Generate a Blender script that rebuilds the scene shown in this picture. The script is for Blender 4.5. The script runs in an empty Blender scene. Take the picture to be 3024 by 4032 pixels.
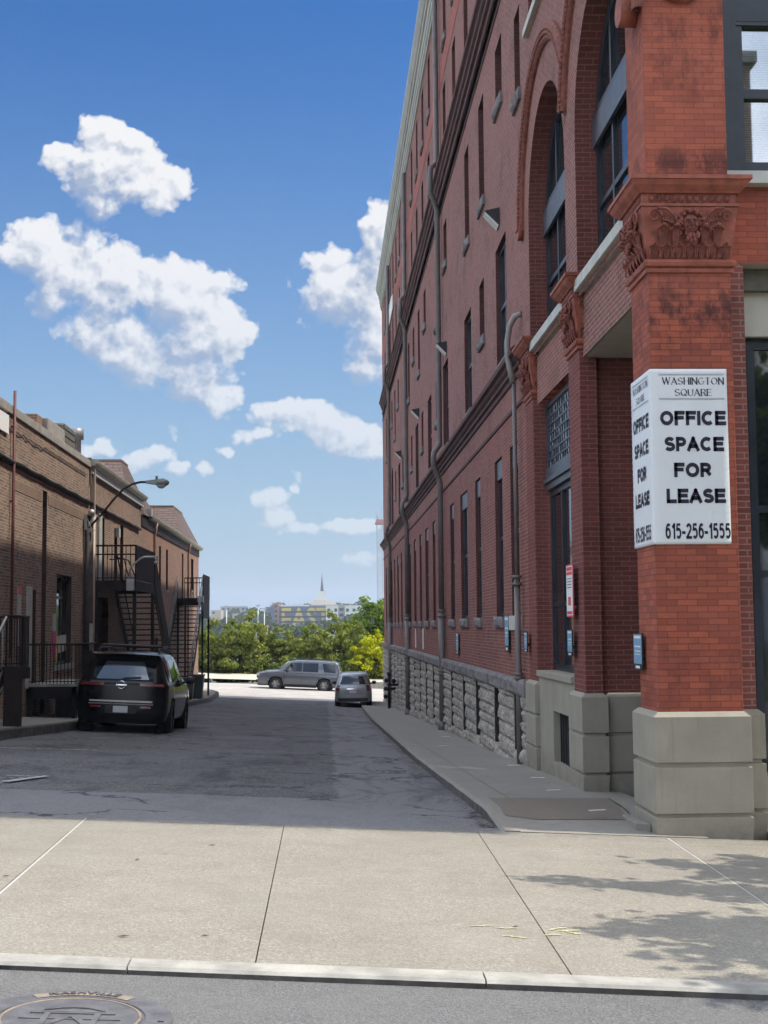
import bpy, bmesh, math, random
from mathutils import Vector, Matrix, noise
R = math.radians
scene = bpy.context.scene
# ------------------------------------------------------------------ camera
FPX, CX, CY, EYE = 5300.0, 1512.0, 2016.0, 1.6
YAW, PITCH, ROLL = math.atan(235/FPX), math.atan(450/FPX), 0.0078
_f = Vector((math.sin(YAW)*math.cos(PITCH), math.cos(YAW)*math.cos(PITCH), math.sin(PITCH)))
_r0 = Vector((math.cos(YAW), -math.sin(YAW), 0)); _u0 = _r0.cross(_f)
_r = _r0*math.cos(ROLL) - _u0*math.sin(ROLL); _u = _r0*math.sin(ROLL) + _u0*math.cos(ROLL)
cam = bpy.data.objects.new('camera', bpy.data.cameras.new('camera'))
bpy.context.collection.objects.link(cam); scene.camera = cam
cam.data.sensor_fit = 'VERTICAL'; cam.data.sensor_height = 36; cam.data.sensor_width = 27
cam.data.lens = 36*FPX/4032; cam.data.clip_start = 0.1; cam.data.clip_end = 20000
cam.matrix_world = Matrix(((_r.x, _u.x, -_f.x, 0), (_r.y, _u.y, -_f.y, 0), (_r.z, _u.z, -_f.z, EYE), (0, 0, 0, 1)))
def ray(px, py): return _f + _r*((px-CX)/FPX) - _u*((py-CY)/FPX)
def at(px, py, Y):                      # a measured point of the photograph at a known distance
    d = ray(px, py); t = Y/d.y
    return Vector((t*d.x, Y, EYE + t*d.z))
# ------------------------------------------------------------------ light
SUN_EL, SUN_Y, SKY_S = R(59.2), 0.004, 0.15
HAZE = 0.00030
to_sun = Vector((math.cos(SUN_EL), SUN_Y, math.sin(SUN_EL))).normalized()
sl = bpy.data.lights.new('sun', 'SUN'); sl.energy = 3.3; sl.angle = R(0.55); sl.color = (1.0, 0.93, 0.82)
sun = bpy.data.objects.new('sun', sl); bpy.context.collection.objects.link(sun)
sun.rotation_euler = (-to_sun).to_track_quat('-Z', 'Y').to_euler(); sun.location = (40, 20, 60)
scene.view_settings.view_transform = 'Standard'; scene.view_settings.look = 'None'
scene.view_settings.gamma = 1; scene.view_settings.exposure = 0.52
cy = scene.cycles
cy.max_bounces = 5; cy.diffuse_bounces = 3; cy.glossy_bounces = 3; cy.transmission_bounces = 3; cy.transparent_max_bounces = 6; cy.caustics_reflective = False; cy.caustics_refractive = False
cy.use_adaptive_sampling = True; cy.adaptive_threshold = 0.03; cy.use_denoising = True
world = bpy.data.worlds.new('World'); scene.world = world; world.use_nodes = True

class NT:                               # short hand for building node trees
    def __init__(s, tree): s.t = tree; s.n = tree.nodes; s.l = tree.links
    def new(s, typ, **kw):
        n = s.n.new(typ)
        for k, v in kw.items():
            if k.startswith('i_'):
                key = k[2:]; key = int(key) if key.isdigit() else key.replace('_', ' ')
                s.put(n.inputs[key], v)
            else: setattr(n, k, v)
        return n
    def put(s, sock, v):
        if isinstance(v, bpy.types.NodeSocket): s.l.new(v, sock)
        else: sock.default_value = v
    def m(s, op, a, b=None, c=None, clamp=False):
        n = s.n.new('ShaderNodeMath'); n.operation = op; n.use_clamp = clamp
        for i, v in enumerate((a, b, c)):
            if v is not None: s.put(n.inputs[i], v)
        return n.outputs[0]
    def vm(s, op, a, b=None, out=0):
        n = s.n.new('ShaderNodeVectorMath'); n.operation = op
        s.put(n.inputs[0], a)
        if b is not None: s.put(n.inputs[3 if op == 'SCALE' else 1], b)
        return n.outputs[out]
    def mix(s, f, a, b, blend='MIX'):
        n = s.n.new('ShaderNodeMix'); n.data_type = 'RGBA'; n.blend_type = blend
        s.put(n.inputs[0], f); s.put(n.inputs[6], a); s.put(n.inputs[7], b)
        return n.outputs[2]
    def ramp(s, f, *stops, interp='LINEAR'):
        n = s.n.new('ShaderNodeValToRGB'); n.color_ramp.interpolation = interp
        e = n.color_ramp.elements
        while len(e) < len(stops): e.new(0.5)
        for i, (p, c) in enumerate(stops):
            e[i].position = p; e[i].color = (c, c, c, 1) if isinstance(c, (int, float)) else (*c[:3], 1)
        s.put(n.inputs[0], f); return n.outputs[0]
    def noise(s, vec, scale, detail=4, rough=0.55, dist=0, col=False):
        n = s.n.new('ShaderNodeTexNoise'); s.put(n.inputs['Vector'], vec); n.inputs['Scale'].default_value = scale
        n.inputs['Detail'].default_value = detail; n.inputs['Roughness'].default_value = rough; n.inputs['Distortion'].default_value = dist
        return n.outputs[1 if col else 0]
    def xyz(s, v):
        n = s.n.new('ShaderNodeSeparateXYZ'); s.put(n.inputs[0], v); return n.outputs
    def comb(s, x, y, z):
        n = s.n.new('ShaderNodeCombineXYZ')
        for i, v in enumerate((x, y, z)): s.put(n.inputs[i], v)
        return n.outputs[0]

def build_world():
    T = NT(world.node_tree); T.n.clear()
    out = T.new('ShaderNodeOutputWorld'); bg = T.new('ShaderNodeBackground')
    bg.inputs[1].default_value = SKY_S
    sky = T.new('ShaderNodeTexSky', sky_type='NISHITA', sun_disc=False, sun_elevation=SUN_EL,
                sun_rotation=math.atan2(to_sun.x, to_sun.y), altitude=150, air_density=1.15, dust_density=0.6, ozone_density=2.2)
    d = T.new('ShaderNodeTexCoord').outputs['Generated']
    X, Y, Z = T.xyz(d)
    yy = T.m('MAXIMUM', Y, 0.05)
    p = T.comb(T.m('DIVIDE', X, yy), T.m('DIVIDE', Z, yy), 0.0)
    # cumulus puffs: (centre x, centre y, radius x, radius y) measured on the photograph, stored as directions
    B = [(250,372,125,70),(225,300,52,48),(330,400,78,55),(215,440,52,42),(125,340,42,30),(290,320,50,30),
         (85,545,85,58),(180,570,112,70),(240,630,80,85),(395,640,110,85),(440,710,110,85),(105,640,52,45),(220,715,110,52),
         (330,765,120,58),(430,810,85,55),(490,850,42,45),(25,550,40,25),(370,600,70,45),
         (740,640,98,75),(790,600,75,72),(690,575,50,32),(815,700,75,115),(820,500,52,60),(735,570,40,40),
         (655,905,100,45),(590,885,46,28),(725,935,90,42),(790,975,70,22),(500,962,26,18),(555,940,40,22),
         (568,1078,44,28),(600,1118,44,26),(645,1152,38,18),(765,1142,62,24),(790,1212,46,20),
         (212,962,48,22),(318,985,40,26),(385,1008,34,20),(438,1015,28,24),(362,940,13,15),(640,1022,14,10),(630,1050,10,14)]
    K = 3024/1659
    g = bpy.data.node_groups.new('cloud_density', 'ShaderNodeTree')
    g.interface.new_socket('P', in_out='INPUT', socket_type='NodeSocketVector')
    g.interface.new_socket('D', in_out='OUTPUT', socket_type='NodeSocketFloat')
    H = NT(g); gi = H.new('NodeGroupInput'); go = H.new('NodeGroupOutput')
    P0 = gi.outputs[0]
    w = H.vm('SUBTRACT', H.noise(P0, 16, 4, 0.6, col=True), (0.5, 0.5, 0.5))
    P1 = H.vm('ADD', P0, H.vm('MULTIPLY', w, (0.052, 0.040, 0)))
    w2 = H.vm('SUBTRACT', H.noise(P0, 70, 4, 0.6, col=True), (0.5, 0.5, 0.5))
    P2 = H.vm('ADD', P0, H.vm('MULTIPLY', w2, (0.012, 0.012, 0)))
    acc = None
    for (cx, cy, rx, ry) in B:
        dr = ray(cx*K, cy*K); a, b = dr.x/dr.y, dr.z/dr.y
        q = H.vm('MULTIPLY', H.vm('SUBTRACT', P1, (a, b, 0)), (FPX/(rx*K*1.12), FPX/(ry*K*1.12), 0))
        k_ = min(1.0, .24+rx/110)
        v = H.m('MULTIPLY_ADD', H.vm('DOT_PRODUCT', q, q, out=1), -k_, k_)
        if acc is None: acc = v
        else: acc = H.m('SMOOTH_MAX', acc, v, 0.25)
    acc = H.m('MAXIMUM', acc, -1.5)
    # elsewhere in the sky: loose fair-weather cumulus
    fb = H.noise(P2, 30, 8, 0.58)
    def billow(sc, det, ra):
        vo = H.new('ShaderNodeTexVoronoi', feature='SMOOTH_F1' if det == 0 else 'F1'); H.put(vo.inputs['Vector'], P2); vo.inputs['Scale'].default_value = sc
        vo.inputs['Detail'].default_value = det; vo.inputs['Roughness'].default_value = ra
        if det == 0: vo.inputs['Smoothness'].default_value = .25
        return H.m('SUBTRACT', 0.5, vo.outputs['Distance'])
    puff = H.m('ADD', H.m('MULTIPLY', billow(30, 0.0, .5), 1.25), H.m('MULTIPLY', billow(85, 1.5, .6), 0.75))
    acc = H.m('SMOOTH_MIN', acc, 0.8, 0.3)
    D = H.m('ADD', H.m('ADD', H.m('MULTIPLY', acc, 1.45), 0.10), H.m('ADD', H.m('MULTIPLY', H.m('SUBTRACT', fb, 0.42), 1.9), H.m('MULTIPLY', puff, 0.85)))
    H.l.new(D, go.inputs[0])
    def dens(v):
        n = T.new('ShaderNodeGroup'); n.node_tree = g; T.put(n.inputs[0], v); return n.outputs[0]
    D0 = dens(p); D2 = dens(T.vm('ADD', p, (0.012, 0.030, 0))); D1 = dens(T.vm('ADD', p, (0.0040, 0.0070, 0))); 
    front = T.m('GREATER_THAN', Y, 0.06)
    over = T.new('ShaderNodeMapRange', interpolation_type='SMOOTHSTEP', i_0=D2, i_1=-0.1, i_2=2.0, i_3=0.0, i_4=1.0).outputs[0]
    soft = T.m('ADD', 0.45, T.m('MULTIPLY', over, 1.1))        # undersides fray, tops stay crisp
    cov = T.m('MULTIPLY', T.m('POWER', T.m('DIVIDE', T.m('ADD', D0, 0.05), soft, clamp=True), .8), front)
    lit = T.m('ADD', T.m('SUBTRACT', 0.76, T.m('MULTIPLY', over, 0.80)), T.m('MULTIPLY', T.m('SUBTRACT', D0, D1), 0.85), clamp=True)
    ccol = T.mix(T.m('SMOOTH_MIN', T.m('MULTIPLY', lit, 1.08), 1.0, 0.15), (1.85, 2.2, 2.9, 1), (4.35, 4.35, 4.4, 1))
    # humid air low down pales the sky
    low = T.new('ShaderNodeMapRange', i_0=Z, i_1=0.0, i_2=0.42, i_3=1.0, i_4=0.0).outputs[0]
    hs = T.new('ShaderNodeHueSaturation', i_Hue=0.512, i_Saturation=1.46, i_Value=0.57, i_Color=sky.outputs[0])
    skyc = T.mix(T.m('MULTIPLY', T.m('POWER', low, 1.4), 0.92), hs.outputs[0], (1.45, 2.2, 3.2, 1))
    ccol = T.mix(T.m('MULTIPLY', T.m('POWER', low, 3.0), 0.45), ccol, skyc)
    # unseen bright cumulus added over the rest of the dome to fill the alley
    p2 = T.vm('MULTIPLY', d, (1.0, 1.0, 1.6)); oc = T.ramp(T.noise(T.vm('ADD', p2, (3.3, 7.1, 1.7)), 2.6, 3, .55), (.44, 0.0), (.58, 1.0))
    T.l.new(T.mix(oc, T.mix(0.35, skyc, (5.0, 6.4, 8.4, 1)), (11.6, 12.0, 12.7, 1)), bg.inputs[0])
    # the cloud field is only evaluated in the quarter of the sky that holds it
    bg2 = T.new('ShaderNodeBackground'); bg2.inputs[1].default_value = SKY_S
    T.l.new(T.mix(T.m('MULTIPLY', cov, T.m('SUBTRACT', 0.98, T.m('MULTIPLY', T.m('POWER', low, 2.5), 0.55))), skyc, ccol), bg2.inputs[0])
    inb = T.m('MULTIPLY', T.m('MULTIPLY', T.m('GREATER_THAN', Y, 0.06), T.m('LESS_THAN', T.m('ABSOLUTE', X), T.m('MULTIPLY', Y, 0.42))),
              T.m('MULTIPLY', T.m('GREATER_THAN', Z, -0.01), T.m('LESS_THAN', Z, T.m('MULTIPLY', Y, 0.62))))
    ms = T.new('ShaderNodeMixShader'); T.l.new(inb, ms.inputs[0]); T.l.new(bg.outputs[0], ms.inputs[1]); T.l.new(bg2.outputs[0], ms.inputs[2])
    T.l.new(ms.outputs[0], out.inputs[0])
build_world()

# ------------------------------------------------------------------ helpers
COL = bpy.context.collection
def tag(o, label=None, cat=None, group=None, kind=None):
    if label: o['label'] = label
    if cat: o['category'] = cat
    if group: o['group'] = group
    if kind: o['kind'] = kind
    return o
def thing(name, label, cat, loc=(0, 0, 0), rz=0, group=None):
    o = bpy.data.objects.new(name, None); COL.objects.link(o); o.location = loc; o.rotation_euler = (0, 0, rz)
    o.empty_display_size = 0.3
    return tag(o, label, cat, group)
def copy_tree(o, parent=None):
    c = o.copy(); COL.objects.link(c); c.parent = parent
    for ch in o.children: copy_tree(ch, c)
    return c
class MB:
    def __init__(s): s.v = []; s.f = []; s.mi = []; s.cur = 0; s.smooth = set()
    def add(s, vs, fs, smooth=False):
        b = len(s.v); s.v += [tuple(v) for v in vs]
        for f in fs:
            if smooth: s.smooth.add(len(s.f))
            s.f.append(tuple(b+i for i in f)); s.mi.append(s.cur)
        return s
    def quad(s, a, b, c, d): return s.add([a, b, c, d], [(0, 1, 2, 3)])
    def box(s, x0, x1, y0, y1, z0, z1, M=None):
        vs = [Vector((x, y, z)) for z in (z0, z1) for x, y in ((x0, y0), (x1, y0), (x1, y1), (x0, y1))]
        if M: vs = [M @ v for v in vs]
        return s.add(vs, [(3, 2, 1, 0), (4, 5, 6, 7), (0, 1, 5, 4), (1, 2, 6, 5), (2, 3, 7, 6), (3, 0, 4, 7)])
    def hexa(s, b4, t4): return s.add(list(b4)+list(t4), [(3, 2, 1, 0), (4, 5, 6, 7), (0, 1, 5, 4), (1, 2, 6, 5), (2, 3, 7, 6), (3, 0, 4, 7)])
    def prism(s, pts, d):               # planar polygon pushed along vector d
        n = len(pts); a = [Vector(p) for p in pts]; b = [p+Vector(d) for p in a]
        return s.add(a+b, [tuple(range(n-1, -1, -1)), tuple(range(n, 2*n))]+[(i, (i+1) % n, n+(i+1) % n, n+i) for i in range(n)])
    def tube(s, pts, r, n=8, cap=True, closed=False):
        pts = [Vector(p) for p in pts]; rs = r if isinstance(r, (list, tuple)) else [r]*len(pts)
        rings = []; up = None
        for i, p in enumerate(pts):
            a = pts[i-1] if i else p; b = pts[i+1] if i < len(pts)-1 else p
            t = (b-a).normalized()
            if up is None: up = t.orthogonal().normalized()
            up = (up - t*up.dot(t)).normalized(); sd = t.cross(up)
            rings.append([p+(up*math.cos(2*math.pi*k/n)+sd*math.sin(2*math.pi*k/n))*rs[i] for k in range(n)])
        vs = [v for g in rings for v in g]; fs = []
        for i in range(len(pts)-1):
            for k in range(n): fs.append((i*n+k, i*n+(k+1) % n, (i+1)*n+(k+1) % n, (i+1)*n+k))
        s.add(vs, fs, True)
        if cap:
            s.add(rings[0], [tuple(range(n-1, -1, -1))]); s.add(rings[-1], [tuple(range(n))])
        return s
    def lathe(s, prof, c=(0, 0, 0), axis='Z', n=20, smooth=True):
        vs = []; fs = []
        for (r, h) in prof:
            for k in range(n):
                a = 2*math.pi*k/n; x, y = r*math.cos(a), r*math.sin(a)
                v = {'Z': (x, y, h), 'Y': (x, h, y), 'X': (h, x, y)}[axis]
                vs.append((v[0]+c[0], v[1]+c[1], v[2]+c[2]))
        for i in range(len(prof)-1):
            for k in range(n): fs.append((i*n+k, i*n+(k+1) % n, (i+1)*n+(k+1) % n, (i+1)*n+k))
        return s.add(vs, fs, smooth)
    def ball(s, c, r, n=10, m=6, M=None):
        c = Vector(c); r = Vector((r, r, r)) if isinstance(r, (int, float)) else Vector(r)
        vs = []; fs = []
        for i in range(m+1):
            t = math.pi*i/m
            for k in range(n):
                a = 2*math.pi*k/n
                v = Vector((math.sin(t)*math.cos(a)*r.x, math.sin(t)*math.sin(a)*r.y, math.cos(t)*r.z))
                if M: v = M @ v
                vs.append(c+v)
        for i in range(m):
            for k in range(n): fs.append((i*n+k, (i+1)*n+k, (i+1)*n+(k+1) % n, i*n+(k+1) % n))
        return s.add(vs, fs, True)
    def grid(s, rows, smooth=False):
        m = len(rows[0]); vs = [v for r in rows for v in r]
        return s.add(vs, [(i*m+k, i*m+k+1, (i+1)*m+k+1, (i+1)*m+k) for i in range(len(rows)-1) for k in range(m-1)], smooth)
    def xf(s, fn): s.v = [tuple(fn(Vector(v))) for v in s.v]; return s
    def build(s, name, mat, parent=None, fix=True, bevel=0, subd=0):
        me = bpy.data.meshes.new(name); me.from_pydata([tuple(v) for v in s.v], [], s.f)
        mats = mat if isinstance(mat, (list, tuple)) else [mat]
        for m_ in mats: me.materials.append(m_)
        for i, p in enumerate(me.polygons):
            p.material_index = s.mi[i]; p.use_smooth = i in s.smooth
        if fix:
            bm = bmesh.new(); bm.from_mesh(me)
            bmesh.ops.remove_doubles(bm, verts=bm.verts, dist=0.00005)
            bmesh.ops.recalc_face_normals(bm, faces=bm.faces); bm.to_mesh(me); bm.free()
        me.update()
        o = bpy.data.objects.new(name, me); COL.objects.link(o)
        if parent is not None: o.parent = parent
        if bevel:
            b = o.modifiers.new('bevel', 'BEVEL'); b.width = bevel; b.segments = 2; b.limit_method = 'ANGLE'; b.angle_limit = R(40)
        if subd:
            b = o.modifiers.new('subd', 'SUBSURF'); b.levels = subd; b.render_levels = subd
        return o
def text_mb(txt, size, bold=0.0, extr=0.004, sx=1.0, space=1.0, mb=None, align='CENTER'):
    cu = bpy.data.curves.new('t', 'FONT'); cu.body = txt; cu.size = size; cu.offset = bold; cu.extrude = extr
    cu.align_x = align; cu.align_y = 'CENTER'; cu.space_character = space; cu.resolution_u = 4
    ob = bpy.data.objects.new('t', cu); COL.objects.link(ob); bpy.context.view_layer.update()
    me = bpy.data.meshes.new_from_object(ob.evaluated_get(bpy.context.evaluated_depsgraph_get()))
    m = mb or MB(); m.add([Vector((v.co.x*sx, v.co.y, v.co.z)) for v in me.vertices], [tuple(p.vertices) for p in me.polygons])
    bpy.data.objects.remove(ob); bpy.data.curves.remove(cu); bpy.data.meshes.remove(me)
    return m

# ------------------------------------------------------------------ materials
def mat(name, col=(.5, .5, .5), rough=.6, metal=0, spec=.5, var=0.0, vs=8, bump=0.0, bs=60, emit=None, coat=0):
    m = bpy.data.materials.new(name); m.use_nodes = True
    T = NT(m.node_tree); b = T.n['Principled BSDF']
    b.inputs['Roughness'].default_value = rough; b.inputs['Metallic'].default_value = metal; b.inputs['Specular IOR Level'].default_value = spec
    b.inputs['Coat Weight'].default_value = coat
    c = (*col, 1); P = T.new('ShaderNodeNewGeometry').outputs['Position']
    if var:
        f = T.noise(P, vs, 5, 0.6)
        lo = tuple(v*(1-var) for v in col)+(1,); hi = tuple(min(1, v*(1+var)) for v in col)+(1,)
        T.l.new(T.ramp(f, (0.3, lo), (0.7, hi)), b.inputs['Base Color'])
        T.l.new(T.m('ADD', rough-0.1, T.m('MULTIPLY', T.noise(P, vs*1.7, 4), 0.2)), b.inputs['Roughness'])
    else: b.inputs['Base Color'].default_value = c
    if bump:
        bn = T.new('ShaderNodeBump', i_Strength=bump, i_Distance=0.01, i_Height=T.noise(P, bs, 6, 0.6)); T.l.new(bn.outputs[0], b.inputs['Normal'])
    if emit: b.inputs['Emission Color'].default_value = (*emit[:3], 1); b.inputs['Emission Strength'].default_value = emit[3]
    return m
def brick(name, c1, c2, mortar, course=.0612, bw=.2, ms=.006, bump=.5, stain=(.05, .03, .03), sa=.35, blotch=.5, seed=0.0, sat=None, warp=0.004):
    m = bpy.data.materials.new(name); m.use_nodes = True
    T = NT(m.node_tree); b = T.n['Principled BSDF']; b.inputs['Specular IOR Level'].default_value = 0.18
    g = T.new('ShaderNodeNewGeometry'); P = g.outputs['Position']; N = g.outputs['True Normal']
    X, Y, Z = T.xyz(P); nx, ny, nz = T.xyz(N)
    onx = T.m('GREATER_THAN', T.m('ABSOLUTE', nx), T.m('ABSOLUTE', ny))
    u = T.m('ADD', T.m('MULTIPLY', Y, onx), T.m('MULTIPLY', X, T.m('SUBTRACT', 1.0, onx)))
    wob = T.m('MULTIPLY', T.m('SUBTRACT', T.noise(P, 9, 3), 0.5), warp*2)
    vec = T.comb(T.m('ADD', u, seed), T.m('ADD', Z, wob), 0.0)
    bt = T.new('ShaderNodeTexBrick', offset=0.5, offset_frequency=2, squash=1.0, squash_frequency=5)
    T.put(bt.inputs['Vector'], vec)
    for k, v in {'Color1': (*c1, 1), 'Color2': (*c2, 1), 'Mortar': (*mortar, 1), 'Scale': 1.0, 'Mortar Size': ms, 'Mortar Smooth': 0.15, 'Bias': 0.0, 'Brick Width': bw, 'Row Height': course}.items():
        bt.inputs[k].default_value = v
    n1 = T.noise(P, 1.3, 6, 0.65); n2 = T.noise(T.vm('MULTIPLY', P, (1, 1, 3)), 14, 5, 0.6); n3 = T.noise(P, 0.35, 4)
    c = T.mix(T.m('MULTIPLY', T.ramp(n2, (.35, 0.0), (.75, 1.0)), blotch), bt.outputs[0], tuple(v*.55 for v in c1)+(1,))
    c = T.mix(T.m('MULTIPLY', T.ramp(n1, (.52, 0.0), (.75, 1.0)), sa), c, (*stain, 1))
    c = T.mix(T.ramp(n3, (.35, 0.0), (.7, .35)), c, tuple(min(1, v*1.35+.02) for v in c1)+(1,))
    if sat is not None:                  # old soot and weather bands at given heights (z low, z high, amount)
        for (a, bz, am) in sat:
            mid = (a+bz)/2; hw = (bz-a)/2
            band = T.m('SUBTRACT', 1.0, T.m('DIVIDE', T.m('ABSOLUTE', T.m('SUBTRACT', Z, mid)), hw), clamp=True)
            k = T.m('MULTIPLY', T.m('MULTIPLY', T.ramp(T.noise(T.vm('MULTIPLY', P, (1, 1, .6)), 4.2, 6, .75), (.47, 0.0), (.60, 1.0)), T.m('POWER', band, .5)), am)
            c = T.mix(k, c, (.035, .022, .025, 1))
    T.l.new(c, b.inputs['Base Color'])
    b.inputs['Roughness'].default_value = .8
    h = T.m('ADD', T.m('MULTIPLY', T.m('SUBTRACT', 1.0, bt.outputs['Fac']), 1.0), T.m('MULTIPLY', T.noise(P, 45, 5), .35))
    bn = T.new('ShaderNodeBump', i_Strength=bump, i_Distance=0.012, i_Height=h); T.l.new(bn.outputs[0], b.inputs['Normal'])
    return m
M = {}
RB1, RB2 = (.37, .125, .082), (.27, .088, .062)
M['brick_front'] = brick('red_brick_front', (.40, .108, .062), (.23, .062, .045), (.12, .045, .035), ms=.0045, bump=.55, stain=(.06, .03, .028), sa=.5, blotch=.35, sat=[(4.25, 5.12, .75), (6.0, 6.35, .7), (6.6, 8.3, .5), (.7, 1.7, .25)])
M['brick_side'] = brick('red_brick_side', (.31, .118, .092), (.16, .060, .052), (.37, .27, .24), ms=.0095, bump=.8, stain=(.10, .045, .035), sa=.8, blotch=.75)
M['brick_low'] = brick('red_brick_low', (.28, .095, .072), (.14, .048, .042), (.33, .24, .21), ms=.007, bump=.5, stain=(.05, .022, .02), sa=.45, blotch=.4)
M['brick_recess'] = brick('red_brick_recess', (.20, .058, .046), (.13, .038, .032), (.26, .14, .125), ms=.006, bump=.5, stain=(.05, .02, .02), sa=.5, blotch=.4)  # darker tone of the front brick, recess shade put into the colour
M['brick_jamb'] = brick('shaded_brick_jamb', (.125, .045, .04), (.085, .032, .03), (.12, .07, .06), ms=.005, bump=.4, stain=(.03, .015, .015), sa=.5, blotch=.4)  # same red brick darkened, shade of the window reveals put into the colour
M['brick_left_jamb'] = brick('shaded_brown_brick_jamb', (.07, .045, .035), (.045, .03, .026), (.09, .07, .06), course=.067, ms=.008, bump=.5, stain=(.02, .015, .015), sa=.5)  # brown brick darkened, shade of the left reveals put into the colour
M['brick_belt'] = brick('brick_belt', (.115, .058, .055), (.075, .04, .04), (.13, .08, .075), ms=.006, bump=.4, stain=(.02, .015, .015), sa=.5)
M['brick_band'] = brick('brick_band', (.36, .115, .09), (.30, .09, .07), (.34, .14, .12), ms=.003, bump=.2, sa=.2, blotch=.2)
M['brick_left'] = brick('brown_brick', (.31, .205, .142), (.055, .04, .035), (.34, .30, .25), course=.072, bw=.21, ms=.012, bump=.6, stain=(.05, .035, .03), sa=.55, blotch=.6, warp=.01)
M['brick_left2'] = brick('tan_brick', (.28, .182, .128), (.085, .056, .045), (.37, .32, .265), course=.067, bw=.2, ms=.009, bump=.5, stain=(.07, .045, .035), sa=.35, blotch=.45, seed=.07)
M['brick_left3'] = brick('orange_brick', (.30, .165, .115), (.12, .065, .052), (.36, .29, .235), course=.067, bw=.2, ms=.009, bump=.5, stain=(.09, .045, .035), sa=.3, blotch=.4, seed=.03)
M['terra'] = mat('terracotta', (.29, .080, .048), .7, var=.35, vs=9, bump=.4, bs=70)
M['terra_dark'] = mat('terracotta_weathered', (.21, .062, .042), .8, var=.45, vs=14, bump=.5, bs=60)
M['slot_shade'] = mat('slot_shade_stone', (.035, .032, .032), .9, var=.4, vs=6, bump=.4)  # stone darkened to carry the shade of the slot jambs
M['sill'] = mat('limestone_sill', (.48, .48, .43), .7, var=.15, vs=5, bump=.2)
M['navy'] = mat('dark_navy_paint', (.018, .026, .038), .35, var=.3, vs=4)
M['navy2'] = mat('weathered_navy_paint', (.05, .06, .078), .38, var=.3, vs=4)
M['black_gap'] = mat('dark_interior', (.012, .012, .014), .9)
M['soffit'] = mat('soffit_paint', (.46, .44, .37), .7, var=.1, vs=3)
M['olive'] = mat('olive_trim', (.13, .12, .095), .6, var=.2)
M['pipe'] = mat('taupe_pipe_paint', (.15, .128, .12), .45, var=.18, vs=3)
M['pipe_pale'] = mat('pale_pipe_paint', (.30, .27, .25), .5, var=.15, vs=3)
M['cornice'] = mat('grey_cornice_metal', (.33, .32, .27), .55, var=.2, vs=1.5)
M['glass'] = mat('window_glass', (.012, .016, .02), .04, spec=.9, var=.0)
M['glass_sky'] = mat('window_glass_clear', (.03, .045, .06), .02, spec=1.0)
M['white'] = mat('white_paint', (.78, .78, .76), .5, var=.05)
M['sign_white'] = mat('vinyl_white', (.74, .76, .77), .38, var=.03, vs=3)
M['ink'] = mat('sign_ink', (.016, .012, .03), .5)
M['ink_soft'] = mat('sign_rule_ink', (.38, .38, .40), .5)
M['blue'] = mat('sign_blue', (.18, .33, .47), .45, var=.08)
M['red_ink'] = mat('sign_red', (.62, .06, .08), .5)
M['pink'] = mat('sign_magenta', (.42, .04, .20), .5, var=.2)
M['steel'] = mat('black_steel', (.012, .011, .012), .7, spec=.25, var=.4, vs=6)
M['steel_brown'] = mat('brown_steel', (.026, .018, .017), .75, spec=.2, var=.4, vs=5)
M['grey_metal'] = mat('grey_metal', (.26, .27, .27), .45, metal=.3, var=.15)
M['galv'] = mat('galvanised', (.40, .41, .40), .4, metal=.5, var=.2)
M['rust'] = mat('red_oxide', (.12, .035, .028), .6, var=.3)
M['gutter'] = mat('gutter_metal', (.42, .40, .34), .45, var=.15, vs=2)
M['brown_pipe'] = mat('brown_downpipe', (.27, .17, .12), .5, var=.2)
M['wood'] = mat('utility_pole_wood', (.055, .045, .042), .85, var=.4, vs=7, bump=.4)
M['concrete'] = mat('concrete_cap', (.28, .265, .235), .85, var=.25, vs=3, bump=.3)
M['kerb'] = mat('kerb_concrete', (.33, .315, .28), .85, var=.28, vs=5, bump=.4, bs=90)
M['kerb_dark'] = mat('kerb_shaded_weathered', (.075, .068, .062), .9, var=.5, vs=6, bump=.5, bs=50)  # darkened kerb: shade of the faces put into the colour, with weathering
M['joint'] = mat('joint_dark', (.10, .085, .07), .9)
M['seal'] = mat('joint_sealant', (.46, .44, .40), .7, var=.1)
M['mark'] = mat('road_paint_worn', (.36, .36, .35), .8, var=.5, vs=16)
M['yellow_mark'] = mat('utility_spray_paint', (.44, .42, .24), .8, var=.3, vs=30)
M['litter'] = mat('litter_paper', (.6, .6, .57), .8)
M['leaf_dry'] = mat('dry_leaf', (.09, .06, .045), .9)
M['iron'] = mat('cast_iron', (.13, .125, .13), .55, metal=.25, var=.3, vs=12, bump=.3, bs=120)
M['iron_tan'] = mat('worn_iron_letters', (.25, .20, .15), .6, var=.3, vs=20)
M['tyre'] = mat('tyre_rubber', (.014, .014, .015), .8)
M['rim'] = mat('alloy_rim', (.45, .46, .48), .25, metal=.8)
M['rim_dark'] = mat('dark_rim', (.05, .05, .055), .3, metal=.7)
M['black_car'] = mat('black_car_paint', (.003, .0035, .005), .14, spec=.2, coat=0)
M['grey_car'] = mat('grey_car_paint', (.12, .135, .165), .28, metal=.35, coat=.6)
M['silver_car'] = mat('silver_car_paint', (.30, .31, .33), .3, metal=.65, coat=.5)
M['car_glass'] = mat('car_glass', (.010, .011, .014), .03, spec=.9)
M['trim'] = mat('black_trim', (.012, .012, .013), .55)
M['chrome'] = mat('chrome', (.62, .64, .66), .15, metal=1)
M['lamp_red'] = mat('tail_lamp_red', (.16, .008, .014), .15, spec=.8)
M['lamp_clear'] = mat('headlamp_clear', (.6, .62, .6), .1, spec=.9)
M['car_glass_bright'] = mat('rear_glass_reflecting', (.12, .135, .15), .10, metal=.6, spec=1)
M['plate'] = mat('plate_white', (.55, .57, .60), .5)
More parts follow.
